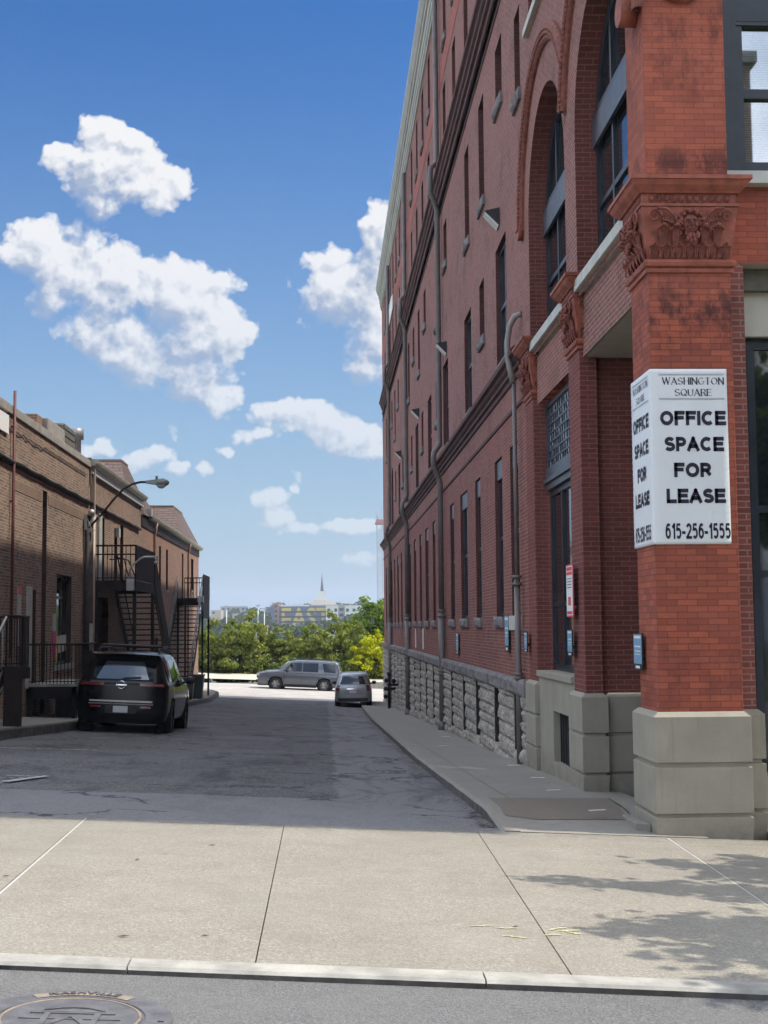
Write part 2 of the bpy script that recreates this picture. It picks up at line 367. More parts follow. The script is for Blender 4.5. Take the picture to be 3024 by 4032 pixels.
M['bin'] = mat('bin_plastic', (.045, .06, .06), .5, var=.2)
M['lamp_head'] = mat('lamp_head_paint', (.17, .20, .17), .5, var=.1)
M['shingle'] = None

def shingle_mat():
    m = bpy.data.materials.new('brown_shingle'); m.use_nodes = True
    T = NT(m.node_tree); b = T.n['Principled BSDF']; g = T.new('ShaderNodeNewGeometry'); P = g.outputs['Position']
    X, Y, Z = T.xyz(P); nx, ny, nz = T.xyz(g.outputs['True Normal'])
    onx = T.m('GREATER_THAN', T.m('ABSOLUTE', nx), T.m('ABSOLUTE', ny))
    u = T.m('ADD', T.m('MULTIPLY', Y, onx), T.m('MULTIPLY', X, T.m('SUBTRACT', 1.0, onx)))
    bt = T.new('ShaderNodeTexBrick'); T.put(bt.inputs['Vector'], T.comb(u, Z, 0.0))
    for k, v in {'Color1': (.15, .10, .085, 1), 'Color2': (.11, .075, .064, 1), 'Mortar': (.03, .022, .02, 1), 'Scale': 1.0, 'Mortar Size': .016, 'Brick Width': .55, 'Row Height': .14}.items(): bt.inputs[k].default_value = v
    c = T.mix(T.m('MULTIPLY', T.ramp(T.noise(P, 2.5, 5), (.4, 0.0), (.7, 1.0)), .4), bt.outputs[0], (.09, .062, .054, 1))
    T.l.new(c, b.inputs['Base Color']); b.inputs['Roughness'].default_value = .9
    bn = T.new('ShaderNodeBump', i_Strength=.5, i_Distance=.02, i_Height=T.m('SUBTRACT', 1.0, bt.outputs['Fac'])); T.l.new(bn.outputs[0], b.inputs['Normal'])
    return m
M['shingle'] = shingle_mat()
def surf(name, fn, rough=.9, spec=.3):
    m = bpy.data.materials.new(name); m.use_nodes = True
    T = NT(m.node_tree); b = T.n['Principled BSDF']; b.inputs['Roughness'].default_value = rough; b.inputs['Specular IOR Level'].default_value = spec
    P = T.new('ShaderNodeNewGeometry').outputs['Position']
    c, h, hs = fn(T, P)
    T.l.new(c, b.inputs['Base Color'])
    bn = T.new('ShaderNodeBump', i_Strength=hs, i_Distance=.012, i_Height=h); T.l.new(bn.outputs[0], b.inputs['Normal'])
    return m
def f_aggregate(T, P):
    v = T.new('ShaderNodeTexVoronoi'); T.put(v.inputs['Vector'], P); v.inputs['Scale'].default_value = 75
    c = T.ramp(T.xyz(v.outputs['Color'])[0], (0.0, (.19, .17, .135)), (.35, (.265, .24, .195)), (.75, (.315, .29, .24)), (1.0, (.44, .42, .37)))
    c = T.mix(T.ramp(T.noise(P, 30, 5, .7), (.3, 0.0), (.7, .6)), c, (.26, .235, .19, 1))
    c = T.mix(T.m('MULTIPLY', T.ramp(T.noise(P, .8, 6, .6), (.35, 0.0), (.7, 1.0)), .45), c, (.33, .31, .265, 1))
    c = T.mix(T.m('MULTIPLY', T.ramp(T.noise(P, 2.2, 7, .72), (.46, 0.0), (.70, 1.0)), .5), c, (.20, .175, .14, 1))
    sp = T.new('ShaderNodeTexVoronoi'); T.put(sp.inputs['Vector'], P); sp.inputs['Scale'].default_value = 3.2
    spot = T.m('MULTIPLY', T.m('LESS_THAN', sp.outputs['Distance'], .075), T.m('GREATER_THAN', T.xyz(sp.outputs['Color'])[1], .72))
    c = T.mix(T.m('MULTIPLY', spot, .4), c, (.12, .105, .09, 1))
    c = T.mix(T.m('MULTIPLY', T.ramp(T.noise(T.vm('MULTIPLY', P, (1, .5, 1)), .45, 4, .6), (.36, 0.0), (.62, 1.0)), .38), c, (.22, .20, .165, 1))
    X_, Y_, Z_ = T.xyz(P); dirt = T.m('MULTIPLY', T.ramp(T.m('ABSOLUTE', T.m('SUBTRACT', Y_, 12.65)), (0.0, 1.0), (.5, 0.0)), T.ramp(T.noise(P, 5, 5, .7), (.4, 0.0), (.65, 1.0)))
    c = T.mix(T.m('MULTIPLY', dirt, .6), c, (.11, .10, .09, 1))
    return c, T.m('ADD', v.outputs['Distance'], T.noise(P, 60, 4)), .5
def f_street(T, P):
    v = T.new('ShaderNodeTexVoronoi'); T.put(v.inputs['Vector'], P); v.inputs['Scale'].default_value = 130
    c = T.ramp(T.xyz(v.outputs['Color'])[0], (0.0, (.10, .10, .10)), (.5, (.14, .14, .138)), (1.0, (.21, .206, .198)))
    c = T.mix(T.ramp(T.noise(P, 1.6, 6, .65), (.35, 0.0), (.7, .55)), c, (.175, .172, .167, 1))
    c = T.mix(T.ramp(T.noise(P, 7, 5, .7), (.5, 0.0), (.75, .4)), c, (.10, .098, .096, 1))
    return c, T.m('ADD', v.outputs['Distance'], T.noise(P, 80, 4)), .5
def f_alley(T, P):
    X, Y, Z = T.xyz(P)
    n = T.noise(T.vm('MULTIPLY', P, (1, .6, 1)), 2.2, 5, .7)
    e = T.m('ADD', X, T.m('MULTIPLY', T.m('SUBTRACT', n, .5), .55))
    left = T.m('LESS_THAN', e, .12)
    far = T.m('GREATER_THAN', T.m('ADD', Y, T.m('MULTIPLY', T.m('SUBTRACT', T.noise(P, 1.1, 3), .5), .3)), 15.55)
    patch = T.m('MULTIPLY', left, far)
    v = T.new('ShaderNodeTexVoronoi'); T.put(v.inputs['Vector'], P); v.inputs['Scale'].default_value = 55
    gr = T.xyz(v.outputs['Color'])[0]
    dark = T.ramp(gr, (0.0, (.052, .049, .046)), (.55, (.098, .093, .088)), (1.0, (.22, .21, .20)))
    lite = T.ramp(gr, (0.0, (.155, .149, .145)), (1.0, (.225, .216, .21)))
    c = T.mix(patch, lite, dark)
    st = T.noise(T.vm('MULTIPLY', P, (.45, .16, 1)), 2.3, 6, .72, 1.2)
    c = T.mix(T.m('MULTIPLY', T.ramp(st, (.50, 0.0), (.62, 1.0)), T.m('ADD', .22, T.m('MULTIPLY', far, .45))), c, (.035, .035, .042, 1))
    c = T.mix(T.m('MULTIPLY', T.ramp(T.noise(P, .55, 5, .6), (.4, 0.0), (.66, 1.0)), .35), c, (.20, .20, .21, 1))
    cr = T.new('ShaderNodeTexVoronoi', feature='DISTANCE_TO_EDGE'); cr.inputs['Scale'].default_value = .33
    T.put(cr.inputs['Vector'], T.vm('ADD', P, T.vm('MULTIPLY', T.noise(P, 1.5, 5, .7, col=True), (1.6, 1.6, 0))))
    ck = T.m('MULTIPLY', T.m('LESS_THAN', cr.outputs['Distance'], .011), T.m('GREATER_THAN', T.noise(P, .4, 2), .47))
    c = T.mix(T.m('MULTIPLY', ck, .8), c, (.025, .025, .028, 1))
    return c, T.m('ADD', T.m('MULTIPLY', v.outputs['Distance'], 1.0), T.noise(P, 40, 5)), .55
def f_walk(T, P):
    c = T.ramp(T.noise(P, 130, 4, .7), (.3, (.175, .155, .13)), (.7, (.33, .30, .255)))
    c = T.mix(T.ramp(T.noise(P, 1.2, 6, .65), (.35, 0.0), (.7, .5)), c, (.30, .285, .255, 1))
    c = T.mix(T.ramp(T.noise(P, 5, 6, .7), (.56, 0.0), (.72, .5)), c, (.13, .12, .105, 1))
    return c, T.noise(P, 90, 5), .35
def f_plate(T, P):
    c = T.ramp(T.noise(P, 90, 4, .7), (.3, (.15, .125, .10)), (.7, (.26, .22, .175)))
    return c, T.noise(P, 120, 4), .6
def f_stone(T, P):
    c = T.ramp(T.noise(P, 4.5, 6, .7), (.25, (.15, .135, .12)), (.5, (.40, .36, .31)), (.8, (.62, .57, .50)))
    c = T.mix(T.ramp(T.noise(T.vm('MULTIPLY', P, (1, 1, 2)), 12, 6, .75), (.48, 0.0), (.64, .75)), c, (.09, .08, .075, 1))
    return c, T.noise(P, 14, 8, .7), 1.0
def f_cap(T, P):
    c = T.ramp(T.noise(P, 3, 6, .7), (.25, (.10, .088, .09)), (.5, (.20, .18, .18)), (.8, (.31, .285, .28)))
    return c, T.noise(P, 12, 8, .7), 1.0
def f_hill(T, P):
    c = T.ramp(T.noise(P, .012, 8, .7), (.3, (.035, .06, .02)), (.55, (.06, .085, .03)), (.8, (.16, .15, .12)))
    return c, T.noise(P, .3, 4), .3
def f_base(T, P):
    X, Y, Z = T.xyz(P)
    c = T.ramp(T.noise(P, 2.2, 5, .6), (.3, (.285, .262, .205)), (.7, (.345, .318, .255)))
    low = T.m('SUBTRACT', 1.0, T.m('DIVIDE', T.m('ADD', Z, .62), .55), clamp=True)
    c = T.mix(T.m('MULTIPLY', low, T.ramp(T.noise(P, 7, 6, .7), (.35, .15), (.65, .8))), c, (.13, .115, .095, 1))
    c = T.mix(T.ramp(T.noise(T.vm('MULTIPLY', P, (14, 14, 1.2)), 1.0, 4, .6), (.56, 0.0), (.72, .35)), c, (.17, .155, .125, 1))
    return c, T.noise(P, 30, 6), .2
M['base_stone'] = surf('painted_base_stone', f_base, .75)
M['aggregate'] = surf('exposed_aggregate', f_aggregate); M['street'] = surf('street_asphalt', f_street)
M['alley'] = surf('alley_asphalt', f_alley); M['walk'] = surf('walk_concrete', f_walk); M['plate_pad'] = surf('ramp_pad', f_plate)
M['stone'] = surf('rough_limestone', f_stone); M['cap'] = surf('rough_cap_stone', f_cap); M['hill'] = surf('hill_ground', f_hill)
def leafmat(name, a, b, c, trans=.35):
    m = bpy.data.materials.new(name); m.use_nodes = True
    T = NT(m.node_tree); T.n.clear(); out = T.new('ShaderNodeOutputMaterial')
    rnd = T.new('ShaderNodeNewGeometry').outputs['Random Per Island']
    col = T.ramp(rnd, (0.0, a), (.6, b), (1.0, c))
    d = T.new('ShaderNodeBsdfDiffuse', i_Color=col); t = T.new('ShaderNodeBsdfTranslucent', i_Color=T.mix(1.0, col, (1.0, 1.15, .5, 1), 'MULTIPLY'))
    mx = T.new('ShaderNodeMixShader', i_0=trans); T.l.new(d.outputs[0], mx.inputs[1]); T.l.new(t.outputs[0], mx.inputs[2]); T.l.new(mx.outputs[0], out.inputs[0])
    return m
M['leaf'] = leafmat('leaf_olive', (.12, .17, .04), (.22, .26, .065), (.36, .34, .10))
M['leaf_dark'] = leafmat('leaf_dark', (.06, .09, .028), (.12, .16, .045), (.22, .24, .07))
M['leaf_green'] = leafmat('leaf_bright', (.09, .15, .03), (.18, .27, .045), (.32, .38, .07))
M['leaf_yellow'] = leafmat('leaf_yellow', (.28, .31, .012), (.50, .50, .02), (.68, .64, .05), .4)
M['leaf_far'] = leafmat('leaf_distant', (.035, .06, .022), (.06, .09, .03), (.10, .13, .05), .2)
M['bark'] = mat('bark', (.07, .055, .045), .9, var=.4, bump=.5)

# ------------------------------------------------------------------ ground levels
def G(x, y):
    y = min(y, 66.0)
    if y < 12.65: return .030-.043*(y-6.2)-.047*x
    return -.247-.0375*(y-12.65)-.047*x
def sheet(name, x0, x1, y0, y1, zf, m, nx=2, ny=2):
    b = MB(); b.grid([[(x0+(x1-x0)*i/nx, y0+(y1-y0)*j/ny, zf(x0+(x1-x0)*i/nx, y0+(y1-y0)*j/ny)) for i in range(nx+1)] for j in range(ny+1)])
    return tag(b.build(name, m), kind='structure')
def hill_z(x, y):
    if y < 94: return G(max(-60, min(60, x)), max(y, -30)) - .55 if y > 5 else -.047*max(-60, min(60, x)) - .55
    if y < 98: return -2.75
    if y < 150: return -2.75 - 13*(y-98)/52
    if y < 560: return -15.8
    if y < 1100: return -15.8 + 20*((y-560)/540)**1.2
    if y < 2200: return 4.2 + 5*math.sin((y-1100)/1100*math.pi/2)+2.5*math.sin(x*.006+1)*math.sin((y-1100)/700)
    return 9.0
def build_ground():
    ys = [-300, -60, -30, 0, 5, 12, 20, 40, 66, 94, 98, 110, 125, 150, 250, 400, 560, 700, 850, 1000, 1100, 1300, 1600, 1900, 2200, 2600]
    xs = [-1900, -1200, -700, -450, -300, -200, -120, -60, -30, 0, 30, 60, 120, 200, 300, 450, 700, 1200, 1900]
    b = MB(); b.grid([[(x, y, hill_z(x, y)) for x in xs] for y in ys]); tag(b.build('ground', M['hill']), kind='structure')
    z0 = lambda x, y: -.047*max(-60, min(60, x)) - (.0 if y > -4 else .0)
    sheet('street', -60, 60, -9, 6.32, z0, M['street'])
    ky = lambda x: 6.238-.045*max(-4, min(5, x))-6.07      # the kerb line leans a little towards the street on the right
    # kerb at the driveway: low, with stones of about three metres
    b = MB(); xs = [-60, -6.5, -3.33, -.9, .72, 3.6, 6.7, 60]
    for a, c in zip(xs[:-1], xs[1:]):
        n = max(1, int((c-a)/.4)); 
        for i in range(n):
            u0 = a+(c-a)*i/n+(.004 if i == 0 else 0); u1 = a+(c-a)*(i+1)/n-(.004 if i == n-1 else 0)
            j = lambda u, k: .004*noise.noise((u*2.3, k, 0)); h = lambda u: .037+.003*math.sin(u)
            P = []
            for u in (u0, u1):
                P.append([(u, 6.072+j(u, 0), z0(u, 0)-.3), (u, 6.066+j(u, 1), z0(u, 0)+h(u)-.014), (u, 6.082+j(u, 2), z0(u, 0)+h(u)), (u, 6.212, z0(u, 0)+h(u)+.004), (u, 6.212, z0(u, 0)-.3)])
            b.cur = 1; b.grid([p[:2] for p in P]); b.cur = 0; b.grid([p[1:] for p in P])  # street face takes the darker copy, its shade put into the colour
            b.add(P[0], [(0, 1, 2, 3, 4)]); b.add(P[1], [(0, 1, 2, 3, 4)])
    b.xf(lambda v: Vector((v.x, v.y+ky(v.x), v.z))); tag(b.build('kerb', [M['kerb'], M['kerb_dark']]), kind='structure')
    # sidewalk of exposed aggregate: slabs with open joints over a dark bed
    sz = lambda x, y: G(x, y) + .006
    sheet('sidewalk_bed', -60, 60, 6.3, 12.9, lambda x, y: G(x, y)-.02, M['joint'])
    lines = [((-60, 6.225), (-60, 12.72)), ((-4.6, 6.225), (-5.2, 12.72)), ((-1.83, 6.225), (-2.21, 12.72)), ((-.33, 6.225), (-.385, 12.72)), ((1.14, 6.225), (1.41, 12.72)), ((2.62, 6.225), (3.2, 12.72)), ((4.3, 6.225), (5.0, 12.72)), ((60, 6.225), (60, 12.72))]
    b = MB()
    for (l, r), g1, g2 in zip(zip(lines[:-1], lines[1:]), [0, .003, .011, .003, .003, .011, .003], [.003, .011, .003, .003, .011, .003, 0]):
        rows = []
        for j in range(9):
            t = j/8; xl = l[0][0]+(l[1][0]-l[0][0])*t+g1; xr = r[0][0]+(r[1][0]-r[0][0])*t-g2; y = 6.225+(12.72-6.225)*t
            rows.append([(xl+(xr-xl)*i/4, y, sz(xl+(xr-xl)*i/4, y)) for i in range(5)])
        b.grid([[(x, y+ky(x)*(1-j/8), sz(x, y+ky(x)*(1-j/8))) for (x, y, z) in r_] for j, r_ in enumerate(rows)])
    tag(b.build('sidewalk', M['aggregate']), kind='structure')
    b = MB()                                                        # pale sealant in two wide joints
    for (p, q) in (lines[2], lines[5]):
        p = (p[0], p[1]+ky(p[0]))
        b.quad((p[0]-.009, p[1], sz(*p)-.003), (p[0]+.009, p[1], sz(*p)-.003), (q[0]+.009, q[1], sz(*q)-.003), (q[0]-.009, q[1], sz(*q)-.003))
    tag(b.build('joint_sealant', M['seal']), kind='structure')
    b = MB(); random.seed(4)                                        # faded yellow locating marks
    for (x, y, l, a) in [(.86, 7.62, .13, .2), (1.0, 7.57, .1, -.1), (1.28, 7.6, .13, .7), (1.33, 7.5, .15, -.9), (1.0, 7.32, .12, -.4), (1.22, 7.40, .07, .1), (1.36, 7.56, .06, .2)]:
        for k in range(5):
            t = (k-2)/5*l; cx, cy = x+t*math.cos(a), y+t*math.sin(a)+random.uniform(-.01, .01); w = random.uniform(.006, .013)
            b.quad((cx-.018, cy-w, sz(cx, cy)+.004), (cx+.018, cy-w, sz(cx, cy)+.004), (cx+.022, cy+w, sz(cx, cy)+.004), (cx-.014, cy+w, sz(cx, cy)+.004))
    tag(b.build('utility_marking', M['yellow_mark']), kind='structure')
    # alley
    rows = []
    ys = [12.72+i*.75 for i in range(72)]+[66.6, 68, 70.5]
    for y in ys:
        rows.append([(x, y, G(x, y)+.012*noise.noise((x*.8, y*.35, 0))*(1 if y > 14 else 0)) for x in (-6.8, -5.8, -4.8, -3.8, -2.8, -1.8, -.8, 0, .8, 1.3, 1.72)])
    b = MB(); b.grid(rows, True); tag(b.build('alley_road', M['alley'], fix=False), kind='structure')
    # worn paint
    b = MB()
    def stripe(p, q, w, gaps=0):
        p, q = Vector((*p, 0)), Vector((*q, 0)); d = (q-p).normalized(); n = Vector((-d.y, d.x, 0))*w/2; N = 26
        for i in range(N):
            if random.random() < gaps: continue
            a = p+(q-p)*(i/N); c = p+(q-p)*((i+1)/N); e = [a-n*random.uniform(.7, 1.1), c-n*random.uniform(.7, 1.1), c+n*random.uniform(.7, 1.1), a+n*random.uniform(.7, 1.1)]
            b.quad(*[(v.x, v.y, G(v.x, v.y)+.02) for v in e])
    stripe((-5.9, 22.85), (-3.75, 23.1), .09, .15); stripe((-4.4, 13.9), (-3.5, 17.3), .12, .12); stripe((-5.9, 16.6), (-3.5, 17.25), .05, .5); stripe((-4.2, 16.6), (-3.7, 16.9), .05, .4)
    stripe((-5.4, 29.0), (-3.0, 29.25), .08, .5); stripe((-3.4, 35.5), (-2.6, 35.6), .08, .3)
    tag(b.build('parking_paint', M['mark']), kind='structure')
    # right hand pavement: ramps up from the sidewalk to kerb height
    def kx(y): return 1.66-.12*min(1, max(0, (y-13)/10))+.16*max(0, (y-45)/15)
    def rz(x, y):
        t = min(1, max(0, (y-13.0)/1.5)); e = min(1, max(0, (1.95-x)/.15))
        return G(x, y)+.012+.11*(t*t*(3-2*t)*(1-e)+min(1, max(0, (y-12.72)/1.3))*e)
    ys = [12.72, 13.0, 13.4, 13.7, 14.0, 14.3, 14.6, 14.9, 15.5]+[16.5+i for i in range(54)]
    b = MB(); b.grid([[(kx(y)+.16+(3.6-kx(y)-.16)*i/6, y, rz(kx(y)+.16+(3.6-kx(y)-.16)*i/6, y)) for i in range(7)] for y in ys])
    tag(b.build('pavement', M['walk'], fix=False), kind='structure')
    b = MB()
    for i in range(0, 191):
        y = 12.74+i*.3; y1 = y+.295; jj = lambda yy, k: .012*noise.noise((yy*1.3, k, 3))
        P = []
        for yy in (y, y1):
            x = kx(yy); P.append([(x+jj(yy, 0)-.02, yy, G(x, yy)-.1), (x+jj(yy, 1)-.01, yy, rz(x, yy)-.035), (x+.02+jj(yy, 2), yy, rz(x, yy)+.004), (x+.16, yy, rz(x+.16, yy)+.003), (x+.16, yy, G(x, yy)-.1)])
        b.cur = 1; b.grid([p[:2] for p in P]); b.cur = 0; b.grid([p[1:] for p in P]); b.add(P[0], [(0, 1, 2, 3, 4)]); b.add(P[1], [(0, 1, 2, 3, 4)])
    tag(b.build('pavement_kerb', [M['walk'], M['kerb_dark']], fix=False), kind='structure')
    b = MB()                                                        # grit and dark debris lying in the gutter line
    random.seed(8)
    for i in range(900):
        y = 13.1+random.random()**1.5*50; x = kx(y)-.03-abs(random.gauss(0, .10)); s = random.uniform(.008, .03); a = random.random()*3
        z = G(x, y)+.012
        b.add([(x+s*math.cos(a+k*2.1), y+s*1.6*math.sin(a+k*2.1), z+.004*k) for k in range(3)], [(0, 1, 2)])
    tag(b.build('gutter_debris', M['leaf_dry'], fix=False), 'dark grit and leaf litter lying along the kerb of the alley', 'debris', kind='stuff')
    b = MB()
    A, B_, C, D = (1.79, 14.93), (3.22, 15.45), (3.05, 13.69), (1.78, 13.5)
    b.grid([[(D[0]+(C[0]-D[0])*i/4+((A[0]+(B_[0]-A[0])*i/4)-(D[0]+(C[0]-D[0])*i/4))*t, D[1]+(C[1]-D[1])*i/4+((A[1]+(B_[1]-A[1])*i/4)-(D[1]+(C[1]-D[1])*i/4))*t, 0) for i in range(5)] for t in (0, .2, .4, .6, .8, 1)])
    b.xf(lambda v: Vector((v.x, v.y, rz(v.x, v.y)+.006))); tag(b.build('ramp_pad', M['plate_pad'], fix=False), kind='structure')
    b = MB()
    def seam(p, q, w=.012):
        p, q = Vector((*p, 0)), Vector((*q, 0)); d = (q-p).normalized(); n = Vector((-d.y, d.x, 0))*w; N = 8
        for i in range(N):
            e = [p+(q-p)*(i/N)-n, p+(q-p)*((i+1)/N)-n, p+(q-p)*((i+1)/N)+n, p+(q-p)*(i/N)+n]
            b.quad(*[(v.x, v.y, rz(v.x, v.y)+.010) for v in e])
    seam(A, B_, .010); seam(B_, (3.1, 13.6), .010)
    for y in (17.5, 20.5, 24, 28, 33, 38, 44): seam((1.75, y), (3.1, y), .004)
    seam((2.02, 15), (1.85, 30), .004)
    tag(b.build('pavement_seam', M['joint'], fix=False), kind='structure')
    b = MB(); b.prism([(3.0, 13.12, G(3, 13.1)), (3.13, 13.05, G(3, 13.1)), (3.14, 14.9, G(3, 14.9)), (3.04, 14.0, G(3, 14))], (0, 0, .09))
    tag(b.build('kerb_stub', M['walk'], bevel=.01), kind='structure')
    # left hand pavement with its weathered kerb
    lx = lambda y: -5.98+.42*min(1, max(0, (y-26)/5))
    lz = lambda x, y: G(x, y)+.19
    b = MB(); ys = [16+i*1.0 for i in range(60)]
    endx = lambda y: 0 if y < 71 else -((y-71)/4.5)**2*1.2
    b.grid([[(-7.6+(lx(y)-.16+endx(y)+7.6)*i/4, y, lz(-7.6+(lx(y)-.16+7.6)*i/4, y)) for i in range(5)] for y in ys]); tag(b.build('pavement', M['walk'], fix=False), kind='structure')
    b = MB()
    for y in ys[:-1]:
        P = []
        for yy in (y, y+.995):
            x = lx(yy)+endx(yy)+.012*noise.noise((yy, 0, 5)); P.append([(x-.16, yy, lz(x-.16, yy)), (x-.02, yy, lz(x, yy)+.004), (x, yy, lz(x, yy)-.02), (x+.015, yy, G(x, yy)-.1)])
        b.grid(P)
    b.cur = 0
    tag(b.build('pavement_kerb', M['kerb_dark'], fix=False), kind='structure')
    # street across the far end of the alley
    fz = lambda x, y: -2.27-.047*max(-9, min(9, x))-.004
    sheet('far_street', -150, 150, 70.5, 88, fz, M['far_road'], 60, 2)
    b = MB(); b.box(-150, 150, 88, 88.3, -3.2, -2.0); b.xf(lambda v: Vector((v.x, v.y, v.z-.047*max(-9, min(9, v.x))))); tag(b.build('kerb', M['kerb']), kind='structure')
    sheet('far_pavement', -150, 150, 88.3, 93.8, lambda x, y: fz(x, y)+.26+(y-88.3)*.03, M['far_walk'], 60, 2)
M['far_road'] = mat('far_street_concrete', (.40, .37, .34), .85, var=.15, vs=.8)
M['far_walk'] = mat('far_pavement_concrete', (.50, .45, .36), .85, var=.15, vs=.7)
build_ground()

# ------------------------------------------------------------------ brick office block on the right
def pt(axis, c, inward, u, z, d): return (c+inward*d, u, z) if axis == 'X' else (u, c+inward*d, z)
def holed_wall(b, axis, c, inward, u0, u1, z0, z1, holes, depth=.35, zs=()):
    """holes: (u0,u1,z0,z1,arch) ; arch adds a half circle above z1"""
    us = {u0, u1}; zz = {z0, z1} | set(zs)
    for h in holes:
        us |= {h[0], h[1]}; zz |= {h[2], h[3]}
        if h[4]: zz.add(h[3]+(h[1]-h[0])/2)
    us = sorted(u for u in us if u0 <= u <= u1); zz = sorted(z for z in zz if z0 <= z <= z1)
    p = lambda u, z, d=0: pt(axis, c, inward, u, z, d)
    for i in range(len(us)-1):
        run = None
        for j in range(len(zz)-1):
            cu, cz = (us[i]+us[i+1])/2, (zz[j]+zz[j+1])/2
            inside = any(h[0] < cu < h[1] and h[2] < cz < (h[3]+((h[1]-h[0])/2 if h[4] else 0)) for h in holes)
            if inside:
                if run is not None: b.quad(p(us[i], run), p(us[i+1], run), p(us[i+1], zz[j]), p(us[i], zz[j])); run = None
            elif run is None: run = zz[j]
        if run is not None: b.quad(p(us[i], run), p(us[i+1], run), p(us[i+1], z1), p(us[i], z1))
    b.cur = 1
    for h in holes:
        a, e, lo, hi, arch = h
        b.quad(p(a, lo), p(a, hi), p(a, hi, depth), p(a, lo, depth)); b.quad(p(e, lo), p(e, hi), p(e, hi, depth), p(e, lo, depth))
        b.quad(p(a, lo), p(e, lo), p(e, lo, depth), p(a, lo, depth))
        if not arch: b.quad(p(a, hi), p(e, hi), p(e, hi, depth), p(a, hi, depth))
        else:
            r = (e-a)/2; m = (a+e)/2; N = 28
            for k in range(N):
                t0, t1 = math.pi*k/N, math.pi*(k+1)/N
                q0, q1 = (m-r*math.cos(t0), hi+r*math.sin(t0)), (m-r*math.cos(t1), hi+r*math.sin(t1))
                b.quad(p(*q0), p(*q1), p(*q1, depth), p(*q0, depth))
                b.cur = 0; b.quad(p(*q0), p(*q1), p(q1[0], hi+r), p(q0[0], hi+r)); b.cur = 1
    b.cur = 0
def moulding(b, x0, x1, y0, y1, prof, cap=True, shrink=0):
    rings = []
    for (o, z) in prof: rings.append([(x0-o, y0-o, z), (x1+o, y0-o, z), (x1+o, y1+o, z), (x0-o, y1+o, z)])
    vs = [v for r in rings for v in r]; fs = []
    for i in range(len(rings)-1):
        for k in range(4): fs.append((i*4+k, i*4+(k+1) % 4, (i+1)*4+(k+1) % 4, (i+1)*4+k))
    if cap: fs += [(3, 2, 1, 0), tuple(4*(len(rings)-1)+k for k in range(4))]
    b.add(vs, fs)
def run_profile(b, prof, y0, y1, x, ret=0.0):
    """horizontal moulding along the alley wall: prof = (out, z)"""
    P = [[(x-o, y, z) for (o, z) in prof] for y in (y0, y1)]
    b.grid(P); b.add(P[0]+[(x, y0, prof[-1][1]), (x, y0, prof[0][1])], [tuple(range(len(prof)+2))]); b.add(P[1]+[(x, y1, prof[-1][1]), (x, y1, prof[0][1])], [tuple(range(len(prof)+2))])

WX = 3.2
big = thing('office_building', 'five storey red brick office block with terracotta capitals and rough stone base', 'building', (WX, 12.9, 0))
big_inv = Matrix.Translation((-WX, -12.9, 0))
def child(o, par=None):
    """keep world coordinates under a parent that does not sit at the origin"""
    par = par or big
    o.parent = par
    o.matrix_parent_inverse = Matrix.Identity(4)
    w = par
    off = Vector((0, 0, 0))
    while w is not None: off += Vector(w.location); w = w.parent
    o.location = Vector(o.location) - off
    return o
def part(b, name, m, par=None, **k): return child(b.build(name, m, **k), par)

def sash(b_frame, b_glass, axis, c, inward, u0, u1, z0, z1, d, fw=.07, rails=(.5,), mull=(), arch=False):
    """frame bars and glass of one window set at depth d behind plane c"""
    def bar(a, e, lo, hi, dd=.0, t=.06):
        p0 = pt(axis, c, inward, a, lo, d-dd); p1 = pt(axis, c, inward, e, hi, d+t)
        b_frame.box(min(p0[0], p1[0]), max(p0[0], p1[0]), min(p0[1], p1[1]), max(p0[1], p1[1]), lo, hi)
    bar(u0, u0+fw, z0, z1); bar(u1-fw, u1, z0, z1); bar(u0+fw, u1-fw, z0, z0+fw); 
    if not arch: bar(u0+fw, u1-fw, z1-fw, z1)
    for r in rails: zz = z0+(z1-z0)*r; bar(u0+fw, u1-fw, zz-.035, zz+.035, -.005)
    for r in mull: uu = u0+(u1-u0)*r; bar(uu-.04, uu+.04, z0+fw, z1-fw, -.003)
    p = lambda u, z, q: pt(axis, c, inward, u, z, d+q)
    lo = p(u0+.01, z0+.01, .035); hi = p(u1-.01, z1-.01, .05)
    b_glass.box(min(lo[0], hi[0]), max(lo[0], hi[0]), min(lo[1], hi[1]), max(lo[1], hi[1]), z0+.01, z1-.01)
    if arch:
        r = (u1-u0)/2; m = (u0+u1)/2; N = 24
        for k in range(N):
            t0, t1 = math.pi*k/N, math.pi*(k+1)/N
            q = [(m-rr*math.cos(t), z1+rr*math.sin(t)) for t in (t0, t1) for rr in (r, r-fw*1.6)]
            b_frame.hexa([p(*q[0], 0), p(*q[1], 0), p(*q[3], 0), p(*q[2], 0)], [p(*q[0], .06), p(*q[1], .06), p(*q[3], .06), p(*q[2], .06)])
            g0, g1 = (m-(r-.03)*math.cos(t0), z1+(r-.03)*math.sin(t0)), (m-(r-.03)*math.cos(t1), z1+(r-.03)*math.sin(t1))
            b_glass.add([p(m, z1, .04), p(*g0, .04), p(*g1, .04)], [(0, 1, 2)])
        bar(u0, u1, z1-.03, z1+.28, .03)
